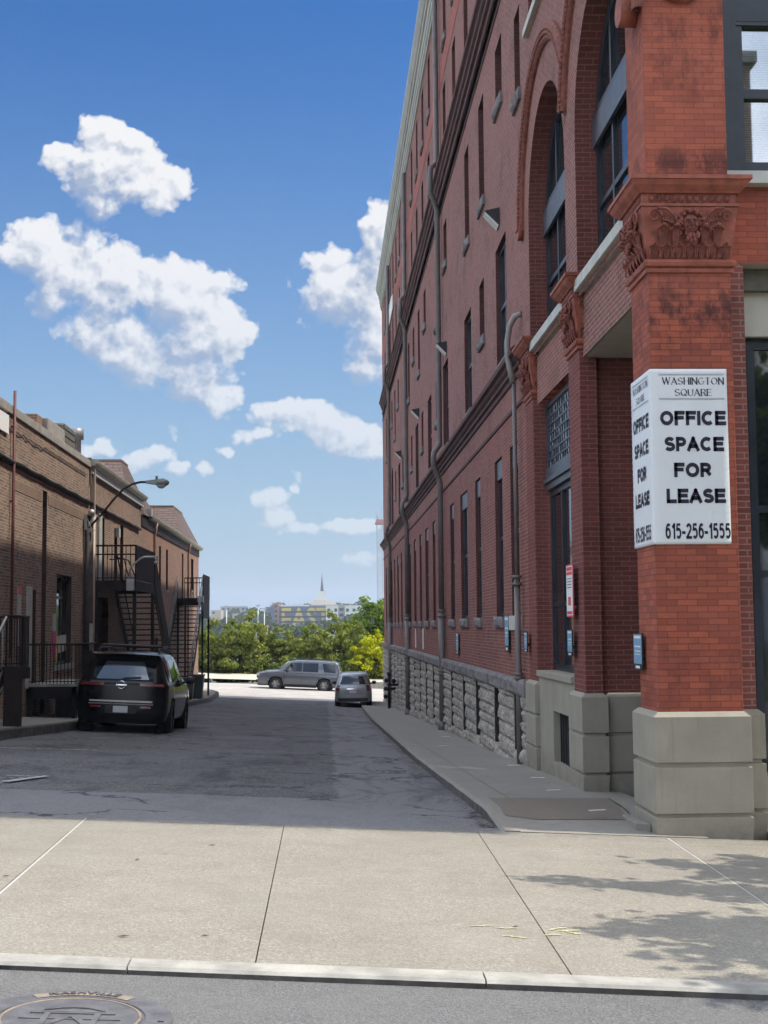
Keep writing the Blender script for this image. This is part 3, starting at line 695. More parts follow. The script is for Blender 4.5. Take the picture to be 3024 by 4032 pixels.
def rough_block(b, x0, x1, y0, y1, z0, z1, seed=0, amp=.03, nu=5, nv=4, face='-X'):
    """split faced stone: rough front, plain returns"""
    rows = []
    for j in range(nv+1):
        r = []
        for i in range(nu+1):
            y = y0+(y1-y0)*i/nu; z = z0+(z1-z0)*j/nv
            e = 0 if i in (0, nu) or j in (0, nv) else 1
            n = noise.noise((y*4.1+seed, z*5.3, seed*.37))+.5*noise.noise((y*11+seed, z*13, seed))
            r.append((x0+(.018 if not e else -amp*(.55+n*.9)), y+(0 if e else 0), z))
        rows.append(r)
    b.grid(rows)
    f = rows
    b.quad(f[0][0], f[0][-1], (x1, y1, z0), (x1, y0, z0)); b.quad(f[-1][0], f[-1][-1], (x1, y1, z1), (x1, y0, z1))
    b.add([r[0] for r in f]+[(x1, y0, z1), (x1, y0, z0)], [tuple(range(nv+3))]); b.add([r[-1] for r in f]+[(x1, y1, z1), (x1, y1, z0)], [tuple(range(nv+3))])

def build_big():
    YE = 73.0
    # windows of the alley wall: (y0, y1, z0, z1, kind)
    W = []
    gf = [(22.0, 22.95), (24.0, 25.05), (27.4, 28.35), (29.95, 31.5), (33.1, 34.1), (36.2, 37.2), (38.8, 39.75), (41.4, 42.7)]
    y = 44.35
    while y < 69.5: gf += [(y, y+.95), (y+2.65, y+3.85)]; y += 5.58
    for k, (a, e) in enumerate(gf):
        if e < 70.6: W.append((a, e, 1.76, 4.65, 'gf' if e-a < 1.02 else 'gw'))
    for a in (23.05, 28.7, 34.2, 39.65, 45.3, 50.9, 56.4): W.append((a, a+1.42, 6.3, 8.52, 'tall'))
    for a in (62.2, 66.6): W.append((a, a+1.5, 6.3, 8.3, 'arch'))
    for a in (26.3, 37.25, 43.0, 48.4, 54.0, 59.6): W.append((a, a+.8, 7.38, 8.55, 'small'))
    for a, t in ((23.25, 0), (26.0, 1), (28.8, 1), (34.2, 0), (37.0, 1), (41.5, 0), (44.2, 1), (46.9, 0), (49.6, 1), (52.3, 1), (57.0, 0), (59.7, 1), (62.4, 0), (65.1, 1), (67.9, 1)):
        W.append((a, a+.88, 10.12 if t else 11.1, 12.22, 'up' if t else 'small'))
    for a in (23.6, 26.2, 28.6, 31.4, 34.05, 36.75, 39.4, 42.0, 44.7, 47.4, 52.8, 55.5, 58.2, 60.9, 63.6, 66.3, 68.9): W.append((a, a+.8, 14.0, 15.88, 'up'))
    for a in (25.6, 28.3, 31.0, 33.7, 36.3, 38.95, 41.6, 44.3, 47.0, 52.4, 55.1, 57.8, 60.5, 63.2, 65.9, 68.6): W.append((a, a+.8, 17.0, 18.78, 'up'))
    W.append((21.06, 21.66, 10.28, 11.7, 'up'))
    holes = [(a, e, lo, hi, k == 'arch') for a, e, lo, hi, k in W]
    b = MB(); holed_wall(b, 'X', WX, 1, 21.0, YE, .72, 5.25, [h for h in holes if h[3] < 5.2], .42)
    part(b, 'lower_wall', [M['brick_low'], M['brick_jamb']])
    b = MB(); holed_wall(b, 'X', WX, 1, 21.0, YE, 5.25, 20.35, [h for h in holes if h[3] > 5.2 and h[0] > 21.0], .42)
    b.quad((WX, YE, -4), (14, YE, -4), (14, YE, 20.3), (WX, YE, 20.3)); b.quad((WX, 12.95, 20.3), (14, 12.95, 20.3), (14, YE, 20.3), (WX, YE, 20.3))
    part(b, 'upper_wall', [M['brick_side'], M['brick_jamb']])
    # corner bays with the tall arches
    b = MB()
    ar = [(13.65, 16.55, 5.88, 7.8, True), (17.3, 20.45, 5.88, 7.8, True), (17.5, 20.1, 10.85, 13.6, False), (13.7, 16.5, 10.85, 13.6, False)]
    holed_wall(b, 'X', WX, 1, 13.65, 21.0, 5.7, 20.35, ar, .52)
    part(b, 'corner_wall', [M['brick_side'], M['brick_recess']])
    b = MB()
    holed_wall(b, 'X', WX+.05, 1, 13.66, 20.2, 4.95, 5.7, [], .1)
    part(b, 'spandrel', [M['brick_side'], M['brick_side']])
    # window units
    nwin = 0
    rnd = random.Random(3)
    for (a, e, lo, hi, k) in W:
        fr = MB(); gl = MB(); arch = k == 'arch'
        D_ = {'gf': .065, 'gw': .075, 'tall': .08}.get(k, .12); sash(fr, gl, 'X', WX, 1, a+.01, e-.01, lo+.01, hi-.01, D_, .065, (.5,) if k != 'small' else (), (.5,) if e-a > 1.25 else (), arch)
        if k == 'gw' or k == 'gf':
            fr.cur = 1; fr.box(WX+.04, WX+.12, a+.02, e-.02, hi-.36, hi-.02); fr.cur = 0
        w = part(fr, 'window', [M['navy'], M['navy2']])
        part(gl, 'pane', M['glass'], w)
        s = MB()
        if e < 23 and k == 'gf': s.box(WX-.05, WX+.1, a-.12, e+.12, lo-.24, lo); part(s, 'sill', M['sill'], w)
        else:
            rough_block(s, WX-.07, WX+.1, a-.09, e+.09, lo-.20 if k != 'tall' else lo-.24, lo, seed=a, amp=.03); part(s, 'sill', M['cap'], w)
        nwin += 1
    # rough stone base, with deep light slots between the piers of stone
    slots = [(22.0, 22.55), (24.5, 25.2), (27.5, 28.3), (30.3, 30.95), (33.2, 33.85), (35.95, 36.6), (38.85, 39.6), (41.6, 42.4)]
    y = 44.4
    while y < 69: slots += [(y, y+.7)]; y += 2.75
    b = MB(); edges = [21.14]+[v for s in slots for v in s]+[YE]
    for k in range(0, len(edges), 2):
        a, e = edges[k], edges[k+1]
        gz = G(WX, (a+e)/2)+.05; z = gz-.15; c = 0
        while z < .48-.05:
            h = min(rnd.uniform(.17, .30), .5-z)
            if .5-(z+h) < .1: h = .5-z
            y = a
            while y < e-.01:
                L = rnd.uniform(.32, .75)
                if e-(y+L) < .22: L = e-y
                rough_block(b, WX-.07, WX+.30, y+.006, y+L-.006, z+.006, z+h-.006, seed=rnd.uniform(0, 99), amp=rnd.uniform(.02, .055), nu=6, nv=4)
                y += L
            z += h
    for (a, e) in slots:                 # sill stones under the slots
        gz = G(WX, (a+e)/2)+.1
        rough_block(b, WX-.08, WX+.35, a, e, gz-.2, gz+.2, seed=a, amp=.03)
    part(b, 'stone_base', M['stone'], fix=False)
    for (a, e) in slots: b = MB(); b.box(WX-.045, WX+.28, e-.03, e+.004, G(WX, e)+.25, .46); part(b, 'slot_jamb_shade', M['slot_shade'])  # dark strip over each far jamb, slot shade put into its colour
    b = MB(); b.box(WX+.31, WX+.34, 20.9, YE, -3.2, .71); part(b, 'light_slot', M['black_gap'])
    b = MB(); y = 21.14
    while y < YE-.2:
        L = rnd.uniform(1.1, 2.0); L = YE-y if YE-(y+L) < .6 else L
        rough_block(b, WX-.11, WX+.3, y+.006, y+L-.006, .47, .74, seed=y, amp=.05, nu=14, nv=5); y += L
    part(b, 'cap_course', M['cap'], fix=False)
    # string courses
    b = MB()
    run_profile(b, [(0, 5.66), (.035, 5.68), (.035, 5.76), (.08, 5.78), (.08, 5.84), (.13, 5.88), (.14, 5.93), (.20, 5.95), (.21, 6.03), (.16, 6.08), (0, 6.13)], 21.2, YE+.1, WX)
    part(b, 'string_course', M['brick_belt'], fix=False)
    b = MB(); run_profile(b, [(0, 5.18), (.025, 5.19), (.025, 5.24), (0, 5.25)], 21.2, YE, WX); part(b, 'thin_course', M['brick_belt'], fix=False)
    b = MB()
    run_profile(b, [(0, 12.78), (.025, 12.79), (.025, 12.84), (0, 12.85), (0, 13.16), (.035, 13.18), (.035, 13.26), (.01, 13.28), (.01, 13.40), (.07, 13.43), (.07, 13.54), (.12, 13.58), (.12, 13.70), (.19, 13.74), (.19, 13.84), (.14, 13.9), (0, 13.95)], 21.6, YE+.08, WX)
    part(b, 'string_course', M['brick_belt'], fix=False)
    b = MB(); run_profile(b, [(.0, 16.15), (.012, 16.16), (.012, 16.78), (0, 16.79)], 21.2, YE, WX); part(b, 'panel_band', M['brick_band'], fix=False)
    b = MB()
    run_profile(b, [(0, 19.0), (.05, 19.02), (.05, 19.15), (.09, 19.2), (.09, 19.36), (.12, 19.4), (.12, 19.62), (.17, 19.66), (.17, 19.82), (.21, 19.86), (.28, 20.05), (.30, 20.1), (.30, 20.34), (.27, 20.38), (0, 20.38)], 12.6, YE+.25, WX)
    part(b, 'roof_cornice', M['cornice'], fix=False)
    # downpipes that swing out round the lower string course
    for k, y in enumerate((35.7, 50.5, 63.9)):
        b = MB(); r = .08 if k == 0 else .088; x = WX-.11
        pts = [(x, y, 19.0), (x, y, 14.35), (x-.02, y-.1, 14.15), (x-.17, y-.16, 14.0), (x-.19, y-.16, 13.7), (x-.19, y-.16, 13.3), (x-.06, y-.05, 13.05), (x, y, 12.85), (x, y, 6.6), (x, y, 6.45), (x-.17, y-.18, 6.2), (x-.19, y-.2, 6.0), (x-.17, y-.18, 5.85), (x-.04, y, 5.55), (x, y, 5.4), (x, y, 1.9)]
        b.tube(pts, r*.93, 10)
        b.tube([(x, y, 1.98), (x, y, G(WX, y)+.3)], r*1.12, 10)
        for z in (2.0, 1.86, .42, .34): b.tube([(x, y, z-.03), (x, y, z+.03)], r*1.35, 10)
        b.tube([(x-.02, y, G(WX, y)+.36), (x-.02, y, G(WX, y)+.05)], [r*1.25, r*1.45], 10)
        part(b, 'downpipe', M['pipe'])
    b = MB(); y = 21.62; x = WX-.10
    b.tube([(WX-.0, y-.30, 6.62), (x-.0, y-.24, 6.60), (x-.07, y-.12, 6.47), (x-.11, y-.08, 6.22), (x-.11, y-.08, 5.95), (x-.06, y-.04, 5.74), (x-.02, y, 5.55)], .05, 10)
    w = part(b, 'downpipe', M['pipe_pale'])
    b = MB(); b.tube([(x, y, 5.6), (x, y, 2.3)], .036, 10); b.tube([(x, y, 2.35), (x, y, G(WX, y)+.1)], .052, 10)
    for z in (2.38, 2.26, .82, .76): b.tube([(x, y, z-.025), (x, y, z+.025)], .08, 10)
    part(b, 'downpipe', M['pipe'])

    # ---- corner pier (front), its two neighbours and their stone bases
    def pier(x0, x1, y0, y1, zlo, zhi, m): b = MB(); b.box(x0, x1, y0, y1, zlo, zhi); part(b, 'brick_pier', m, bevel=.006)
    pier(3.2, 4.02, 12.9, 13.65, .70, 5.12, M['brick_front']); pier(3.2, 4.02, 12.9, 13.65, 5.9, 20.3, M['brick_front'])
    def stones(x0, x1, y0, y1, zb, bot=0.0, nm='stone_footing'):
        b = MB()
        moulding(b, x0, x1, y0, y1, [(-.02+bot, zb), (.0, -.24), (-.0, -.235), (-.035, -.225), (-.035, -.205), (0, -.195), (0, .225), (0, .235), (-.035, .245), (-.035, .275), (0, .285), (0, .715), (-.012, .725), (-.05, .76)], cap=True)
        part(b, nm, M['base_stone'], bevel=.004)
    stones(3.13, 4.07, 12.83, 13.74, -.62, .0)
    stones(4.02, 4.30, 13.12, 13.8, -.62)
    pier(4.0, 4.245, 13.2, 13.72, .70, 5.235, M['brick_low'])
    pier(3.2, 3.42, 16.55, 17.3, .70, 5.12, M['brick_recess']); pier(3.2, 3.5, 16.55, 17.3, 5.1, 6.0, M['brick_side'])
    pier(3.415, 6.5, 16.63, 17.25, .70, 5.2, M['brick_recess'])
    stones(3.13, 3.46, 16.46, 17.38, -.7); stones(3.44, 6.4, 16.54, 17.3, -.7)
    pier(3.19, 3.5, 20.25, 21.0, .70, 5.12, M['brick_recess'])
    stones(3.13, 3.5, 20.15, 21.12, -.8)
    b = MB(); b.box(3.24, 3.4, 20.9, 21.9, .72, 5.75); part(b, 'wall_return', M['brick_low'])
    # wall between piers two and three: stone apron with basement light, tall door window, glass block transom
    b = MB(); holed_wall(b, 'X', 3.2, 1, 17.3, 20.2, -.9, .78, [(17.75, 18.95, -.30, .40, False)], .10)
    b.box(3.2, 3.5, 17.3, 20.2, .78, .84); part(b, 'stone_apron', [M['base_stone'], M['base_stone']])
    b = MB(); b.box(3.16, 3.5, 17.36, 20.18, .84, .93); part(b, 'stone_sill', M['base_stone'], bevel=.01)
    b = MB(); b.box(3.295, 3.32, 17.7, 19.0, -.35, .45)
    for k in range(6): b.box(3.27, 3.285, 17.8+k*.2, 17.82+k*.2, -.3, .4)
    part(b, 'basement_window', M['black_gap'])
    fr = MB(); gl = MB()
    sash(fr, gl, 'X', 3.2, 1, 17.32, 20.18, .94, 3.62, .22, .09, (.36,), (.34, .67)); w = part(fr, 'door_window', M['navy']); part(gl, 'pane', M['glass'], w)
    fr = MB(); fr.box(3.36, 3.55, 17.3, 20.2, 3.62, 3.95); fr.box(3.32, 3.37, 17.3, 20.2, 3.72, 3.78); part(fr, 'transom_bar', M['navy2'])
    fr = MB(); gl = MB(); fr.box(3.38, 3.5, 17.3, 20.2, 4.88, 4.95); fr.box(3.38, 3.5, 17.3, 17.36, 3.95, 4.88); fr.box(3.38, 3.5, 20.14, 20.2, 3.95, 4.88)
    n = 15
    for i in range(1, n): u = 17.36+(20.14-17.36)*i/n; fr.box(3.405, 3.44, u-.012, u+.012, 3.95, 4.88)
    for i in range(1, 7): z = 3.95+.93*i/7; fr.box(3.404, 3.441, 17.36, 20.14, z-.012, z+.012)
    w = part(fr, 'leaded_transom', M['navy2'])
    for i in range(n):
        for j in range(7):
            u = 17.36+(20.14-17.36)*i/n; z = 3.95+.93*j/7; t = rnd.uniform(-.012, .012); t2 = rnd.uniform(-.012, .012)
            gl.quad((3.43+t, u, z), (3.43-t, u+.185, z+t2*0), (3.43-t2, u+.185, z+.133), (3.43+t2, u, z+.133))
    part(gl, 'pane', M['glass_block'], w, fix=False)
    # tall arched windows
    for (a, e) in ((13.66, 16.54), (17.31, 20.44)):
        fr = MB(); gl = MB(); sash(fr, gl, 'X', WX, 1, a, e, 5.9, 7.8, .27, .12, (.5,), (.33, .67), True)
        for t in (.33, .67):
            u = a+(e-a)*t; fr.box(WX+.265, WX+.33, u-.04, u+.04, 8.1, 7.8+(e-a)/2*.92)
        fr.cur = 1; fr.box(WX+.22, WX+.265, a+.02, e-.02, 7.62, 7.98)
        w = part(fr, 'arched_window', [M['navy'], M['navy2']]); part(gl, 'pane', M['glass'], w, fix=False)
        s = MB(); s.box(WX-.06, WX+.4, a, e, 5.76, 5.9); part(s, 'sill', M['sill'], w, bevel=.008)
    for (a, e) in ((13.7, 16.5), (17.5, 20.1)):
        fr = MB(); gl = MB(); sash(fr, gl, 'X', WX, 1, a, e, 10.87, 13.6, .3, .1, (.5,), (.33, .67)); w = part(fr, 'window', M['navy']); part(gl, 'pane', M['glass'], w)
        s = MB(); s.box(WX-.08, WX+.3, a-.05, e+.12, 10.74, 10.86); part(s, 'sill', M['sill'], w)
    # hood moulds
    for (m, yl, yr, zl, zr) in ((18.88, 16.98, 21.05, 8.75, 8.0), (15.1, 13.12, 17.0, 7.78, 8.3)):
        b = MB(); path = [(yr, zr)] if m > 16 else []; r = 2.1; N = 30
        for k in range(N+1):
            t = math.pi*k/N; y, z = m+r*math.cos(t), 7.92+r*math.sin(t)
            if m == 18.88 and (y < 17.0 and z < 8.9): continue
            if m == 15.1 and y > 17.0-.0 and z < 8.3: continue
            path.append((y, z))
        if m == 15.1: path.append((m-r, 7.75))
        prof = [(0, .16), (.05, .16), (.09, .13), (.10, .06), (.07, .03), (.07, -.06), (.04, -.09), (0, -.10)]
        rows = []
        for i, (y, z) in enumerate(path):
            a = path[max(0, i-1)]; c = path[min(len(path)-1, i+1)]; ty, tz = c[0]-a[0], c[1]-a[1]; L = math.hypot(ty, tz); ny, nz = tz/L, -ty/L
            if (y-m)*ny+(z-7.9)*nz < 0: ny, nz = -ny, -nz
            rows.append([(WX-o, y+ny*s, z+nz*s) for (o, s) in prof])
        b.grid(rows)
        for i in range(len(path)*3):      # small dentils along the hood
            t = i/(len(path)*3)*(len(path)-1); k = int(t); q = t-k
            y = path[k][0]*(1-q)+path[min(k+1, len(path)-1)][0]*q; z = path[k][1]*(1-q)+path[min(k+1, len(path)-1)][1]*q
            b.ball((WX-.075, y, z-.0), (.03, .035, .035), 6, 4)
        part(b, 'hood_mould', M['terra_dark'], fix=False)
        if zl > 8: b = MB(); b.tube([(WX, yr, zr-.12), (WX-.09, yr, zr-.12)], .13, 12); b.box(WX-.11, WX, yr-.1, yr+.12, zr-.1, zr+.06); part(b, 'label_stop', M['terra'])
    b = MB(); b.lathe([(.24, -.0), (.24, .05), (.19, .1), (.13, .08), (.12, .14), (.0, .16)], (0, 0, 0), 'Y', 18)
    b.xf(lambda v: Vector((v.x+3.58, 12.9-v.y, v.z+8.05))); part(b, 'rosette', M['terra'])
    b = MB(); b.box(3.06, 3.2, 13.02, 13.32, 7.78, 8.5); b.tube([(3.19, 13.17, 7.85), (3.02, 13.17, 7.85)], .16, 14); part(b, 'label_stop', M['terra'])
    # porch behind the corner pier
    b = MB(); b.box(3.29, 8, 13.66, 16.6, 4.95, 5.05); b.box(4.0, 12, 13.25, 14.2, 5.245, 5.3); part(b, 'porch_soffit', M['soffit'])
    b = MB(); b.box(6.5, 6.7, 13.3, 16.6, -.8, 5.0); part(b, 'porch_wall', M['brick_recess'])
    b = MB(); b.box(4.25, 7.5, 13.45, 13.6, 5.02, 5.24); part(b, 'lintel', M['olive'])
    b = MB(); b.box(4.25, 7.5, 13.55, 13.62, 4.56, 5.02); part(b, 'transom_panel', M['soffit'])
    fr = MB(); gl = MB(); sash(fr, gl, 'Y', 13.5, 1, 4.246, 7.4, .1, 4.56, .15, .12, (.45, .6), (.06, .34, .66)); w = part(fr, 'entrance_screen', M['navy']); part(gl, 'pane', M['glass'], w)
    b = MB(); b.box(4.1, 8, 13.3, 13.6, -.7, .1); b.box(4.3, 8, 12.95, 13.3, -.7, -.42); part(b, 'entrance_plinth', M['base_stone'])
    # front above the porch
    b = MB(); holed_wall(b, 'Y', 13.215, 1, 4.021, 12, 5.24, 20.3, [(4.04, 7.4, 6.16, 9.6, False), (4.04, 7.4, 11, 14, False), (4.04, 7.4, 15, 18, False)], .35); holed_wall(b, 'Y', 13.2, 1, 7.6, 12, -.7, 5.24, [], .3)
    part(b, 'front_wall', [M['brick_front'], M['brick_recess']])
    for z0, z1 in ((6.16, 9.6), (11, 14), (15, 18)):
        fr = MB(); fr.box(4.04, 7.4, 13.38, 13.5, z0, z0+.12); fr.box(4.04, 4.30, 13.36, 13.5, z0, z1); fr.box(4.3, 7.4, 13.38, 13.5, z0+1.7, z1); 
        for x in (4.3, 5.75): fr.box(x, x+.07, 13.40, 13.5, z0+.12, z0+1.7); fr.box(x+1.35, x+1.45, 13.39, 13.5, z0, z0+1.8)
        fr.box(4.301, 7.4, 13.405, 13.5, z0+.88, z0+.98); fr.box(4.301, 7.4, 13.405, 13.5, z0+.11, z0+.2); fr.box(4.301, 7.4, 13.385, 13.5, z0+1.66, z0+1.74)
        w = part(fr, 'front_window', M['navy']); gl = MB(); gl.box(4.32, 7.38, 13.46, 13.47, z0+.1, z0+1.7); part(gl, 'pane', M['glass_see'], w)
        bl = MB()
        for k in range(64): bl.box(4.33, 7.35, 13.53, 13.535, z0+.12+k*.025, z0+.133+k*.025)
        bl.cur = 1; bl.box(4.3, 7.4, 13.6, 13.62, z0, z0+1.8); part(bl, 'blind', [M['soffit'], M['black_gap']], w)
        s = MB(); s.box(4.02, 7.5, 13.08, 13.38, z0-.13, z0); part(s, 'sill', M['sill'], w, bevel=.006)
    b = MB(); b.box(3.2, 14, 12.6, 13.2, 20.3, 20.45); part(b, 'roof_edge', M['cornice'])

    # capitals
    def capital(x0, x1, y0, y1, full=True):
        b = MB()
        moulding(b, x0, x1, y0, y1, [(0, 5.05), (.025, 5.055), (.03, 5.09), (.015, 5.10), (.045, 5.115), (.055, 5.15), (.035, 5.18), (.0, 5.185)])
        moulding(b, x0, x1, y0, y1, [(0, 5.18), (.02, 5.3), (.035, 5.45), (.06, 5.62), (.07, 5.70)])
        moulding(b, x0, x1, y0, y1, [(.04, 5.70), (.085, 5.705), (.085, 5.73), (.06, 5.74), (.06, 5.83), (.09, 5.835), (.10, 5.85), (.11, 5.86), (.15, 5.90), (.175, 5.945), (.19, 5.95), (.19, 5.99), (.0, 6.0)])
        cp = part(b, 'capital', M['terra'])
        o = MB()
        def side(P0, U, Nn, Wd, mask=True):
            P0, U, Nn = Vector(P0), Vector(U), Vector(Nn); Z = Vector((0, 0, 1))
            q = lambda u, n, z: P0+U*u+Nn*n+Z*z
            nE = max(4, int(Wd/.074))
            for i in range(nE):            # eggs in their rings
                u = Wd*(i+.5)/nE
                o.ball(q(u, .065, 5.785), (abs(U.x)*.022+abs(Nn.x)*.012+.004, abs(U.y)*.022+abs(Nn.y)*.012+.004, .032), 8, 6)
                o.tube([q(u+.03*math.cos(a), .068, 5.785+.041*math.sin(a)) for a in [k*math.pi/6 for k in range(13)]], .0055, 5, cap=False)
            nL = max(3, int(Wd/.115))
            for i in range(nL):            # lower row of ribbed leaves
                u0 = Wd*i/nL; w = Wd/nL
                for k in range(-2, 3):
                    o.tube([q(u0+w/2+k*.006, .015, 5.19), q(u0+w/2+k*.016, .045, 5.27), q(u0+w/2+k*.021, .06, 5.31-abs(k)*.008), q(u0+w/2+k*.024, .085, 5.325-abs(k)*.012)], [.009, .011, .012, .008], 6)
                o.tube([q(u0+.008, .05, 5.2), q(u0+.01, .06, 5.29), q(u0+w/2, .095, 5.345), q(u0+w-.01, .06, 5.29), q(u0+w-.008, .05, 5.2)], .008, 6)
            for (uc, sc) in ((.17, 1), (.33, .8), (.67, .8), (.83, 1)):   # tall acanthus
                u = Wd*uc
                for k in (-2, -1, 0, 1, 2):
                    o.tube([q(u+k*.008, .03, 5.30), q(u+k*.014, .06, 5.42), q(u+k*.022*sc, .085, 5.50-abs(k)*.01), q(u+k*.034*sc, .125, 5.52-abs(k)*.03)], [.012, .016, .018, .011], 6)
                o.ball(q(u, .13, 5.50), (.03, .03, .02), 8, 5)
            for s_ in (0, 1):              # volutes
                cu = Wd*.06 if s_ == 0 else Wd*.94; sg = 1 if s_ == 0 else -1; pts = []
                for k in range(18):
                    a = k*.52; r = .075*(1-k/20)
                    pts.append(q(cu+sg*(.02-r*math.cos(a)*-1)*1.0-sg*.02, .10, 5.60+r*math.sin(a)))
                o.tube(pts, [.017*(1-k/24) for k in range(18)], 6)
                o.tube([q(cu+sg*.075, .10, 5.60), q(cu+sg*.03, .115, 5.675), q(cu+sg*.12, .11, 5.672), q(cu+sg*.20, .10, 5.60), q(cu+sg*.25, .085, 5.50), q(cu+sg*.265, .075, 5.42)][1:], .016, 6)
                for k in range(5): o.tube([q(cu+sg*(.09+k*.022), .07, 5.60-k*.004), q(cu+sg*(.10+k*.026), .075, 5.56-k*.01)], .012, 6)
            if mask:                       # carved leafy face in the middle
                u = Wd/2
                Bx = lambda c_, r_: o.ball(c_, (abs(U.x)*r_[0]+abs(Nn.x)*r_[1], abs(U.y)*r_[0]+abs(Nn.y)*r_[1], r_[2]), 10, 7)
                Bx(q(u, .09, 5.52), (.085, .055, .10)); Bx(q(u, .15, 5.515), (.016, .022, .035)); Bx(q(u, .135, 5.465), (.034, .014, .008))
                for s_ in (-1, 1):
                    Bx(q(u+s_*.035, .142, 5.555), (.028, .018, .010)); Bx(q(u+s_*.045, .13, 5.50), (.024, .02, .022)); Bx(q(u+s_*.033, .138, 5.535), (.011, .01, .008)); Bx(q(u+s_*.09, .10, 5.52), (.014, .02, .03))
                rr = random.Random(int(Wd*100))
                for k in range(26):
                    a = rr.uniform(-.3, math.pi+.3); r = rr.uniform(.085, .12); Bx(q(u+r*math.cos(a), .10+rr.uniform(-.01, .02), 5.55+r*math.sin(a)*.95), (.022, .025, .022))
                for k in range(16): Bx(q(u+rr.uniform(-.07, .07), .10+rr.uniform(-.01, .02), 5.39+rr.uniform(-.045, .04)), (.016, .02, .028))
        side((x0, y0, 0), (1, 0, 0), (0, -1, 0), x1-x0); side((x0, y1, 0), (0, -1, 0), (-1, 0, 0), y1-y0)
        part(o, 'carving', M['terra_dark'], cp, fix=False)
    capital(3.2, 4.02, 12.9, 13.65); capital(3.2, 3.95, 16.55, 17.3); capital(3.2, 3.95, 20.25, 21.0)
M['glass_block'] = mat('sky_toned_glass', (.55, .60, .64), .35, metal=.25, spec=1.0)  # sky reflection put into a pale, nearly diffuse base colour
def see_glass():
    m = bpy.data.materials.new('front_window_glass'); m.use_nodes = True; T = NT(m.node_tree); T.n.clear()
    out = T.new('ShaderNodeOutputMaterial'); g = T.new('ShaderNodeBsdfGlossy', i_Roughness=.015, i_Color=(.85, .88, .9, 1)); t = T.new('ShaderNodeBsdfTransparent', i_Color=(.6, .65, .68, 1))
    fr = T.new('ShaderNodeFresnel', i_IOR=1.5); f = T.m('ADD', T.m('MULTIPLY', fr.outputs[0], .8), .38, clamp=True)
    mx = T.new('ShaderNodeMixShader', i_0=f); T.l.new(t.outputs[0], mx.inputs[1]); T.l.new(g.outputs[0], mx.inputs[2]); T.l.new(mx.outputs[0], out.inputs[0]); return m
M['glass_see'] = see_glass()
build_big()

# things mounted on the brick block
def wall_light(y, z, label):
    t = thing('wall_light', label, 'wall light', (WX, y, z), 0, 'wedge shaped wall lights on the brick block')
    b = MB(); b.hexa([(-.02, -.17, -.13), (-.02, .17, -.13), (0, .17, -.13), (0, -.17, -.13)], [(-.26, -.14, .14), (-.26, .14, .14), (0, .17, .19), (0, -.17, .19)]); b.build('housing', M['trim'], t)
    b = MB(); b.hexa([(-.03, -.13, -.16), (-.03, .13, -.16), (-.02, .15, -.13), (-.02, -.15, -.13)], [(-.275, -.12, .10), (-.275, .12, .10), (-.262, .12, .12), (-.262, -.12, .12)]); b.build('lens', M['white'], t)
for y, z, l in ((23.95, 8.98, 'wedge shaped wall light above the tall window nearest the arches'), (34.6, 8.80, 'second wedge shaped wall light, right beside the nearest full height downpipe'), (44.9, 8.72, 'third wedge shaped wall light along the brick wall, by the second downpipe'), (55.5, 8.68, 'smallest and farthest wedge shaped wall light on the brick wall')): wall_light(y, z, l)

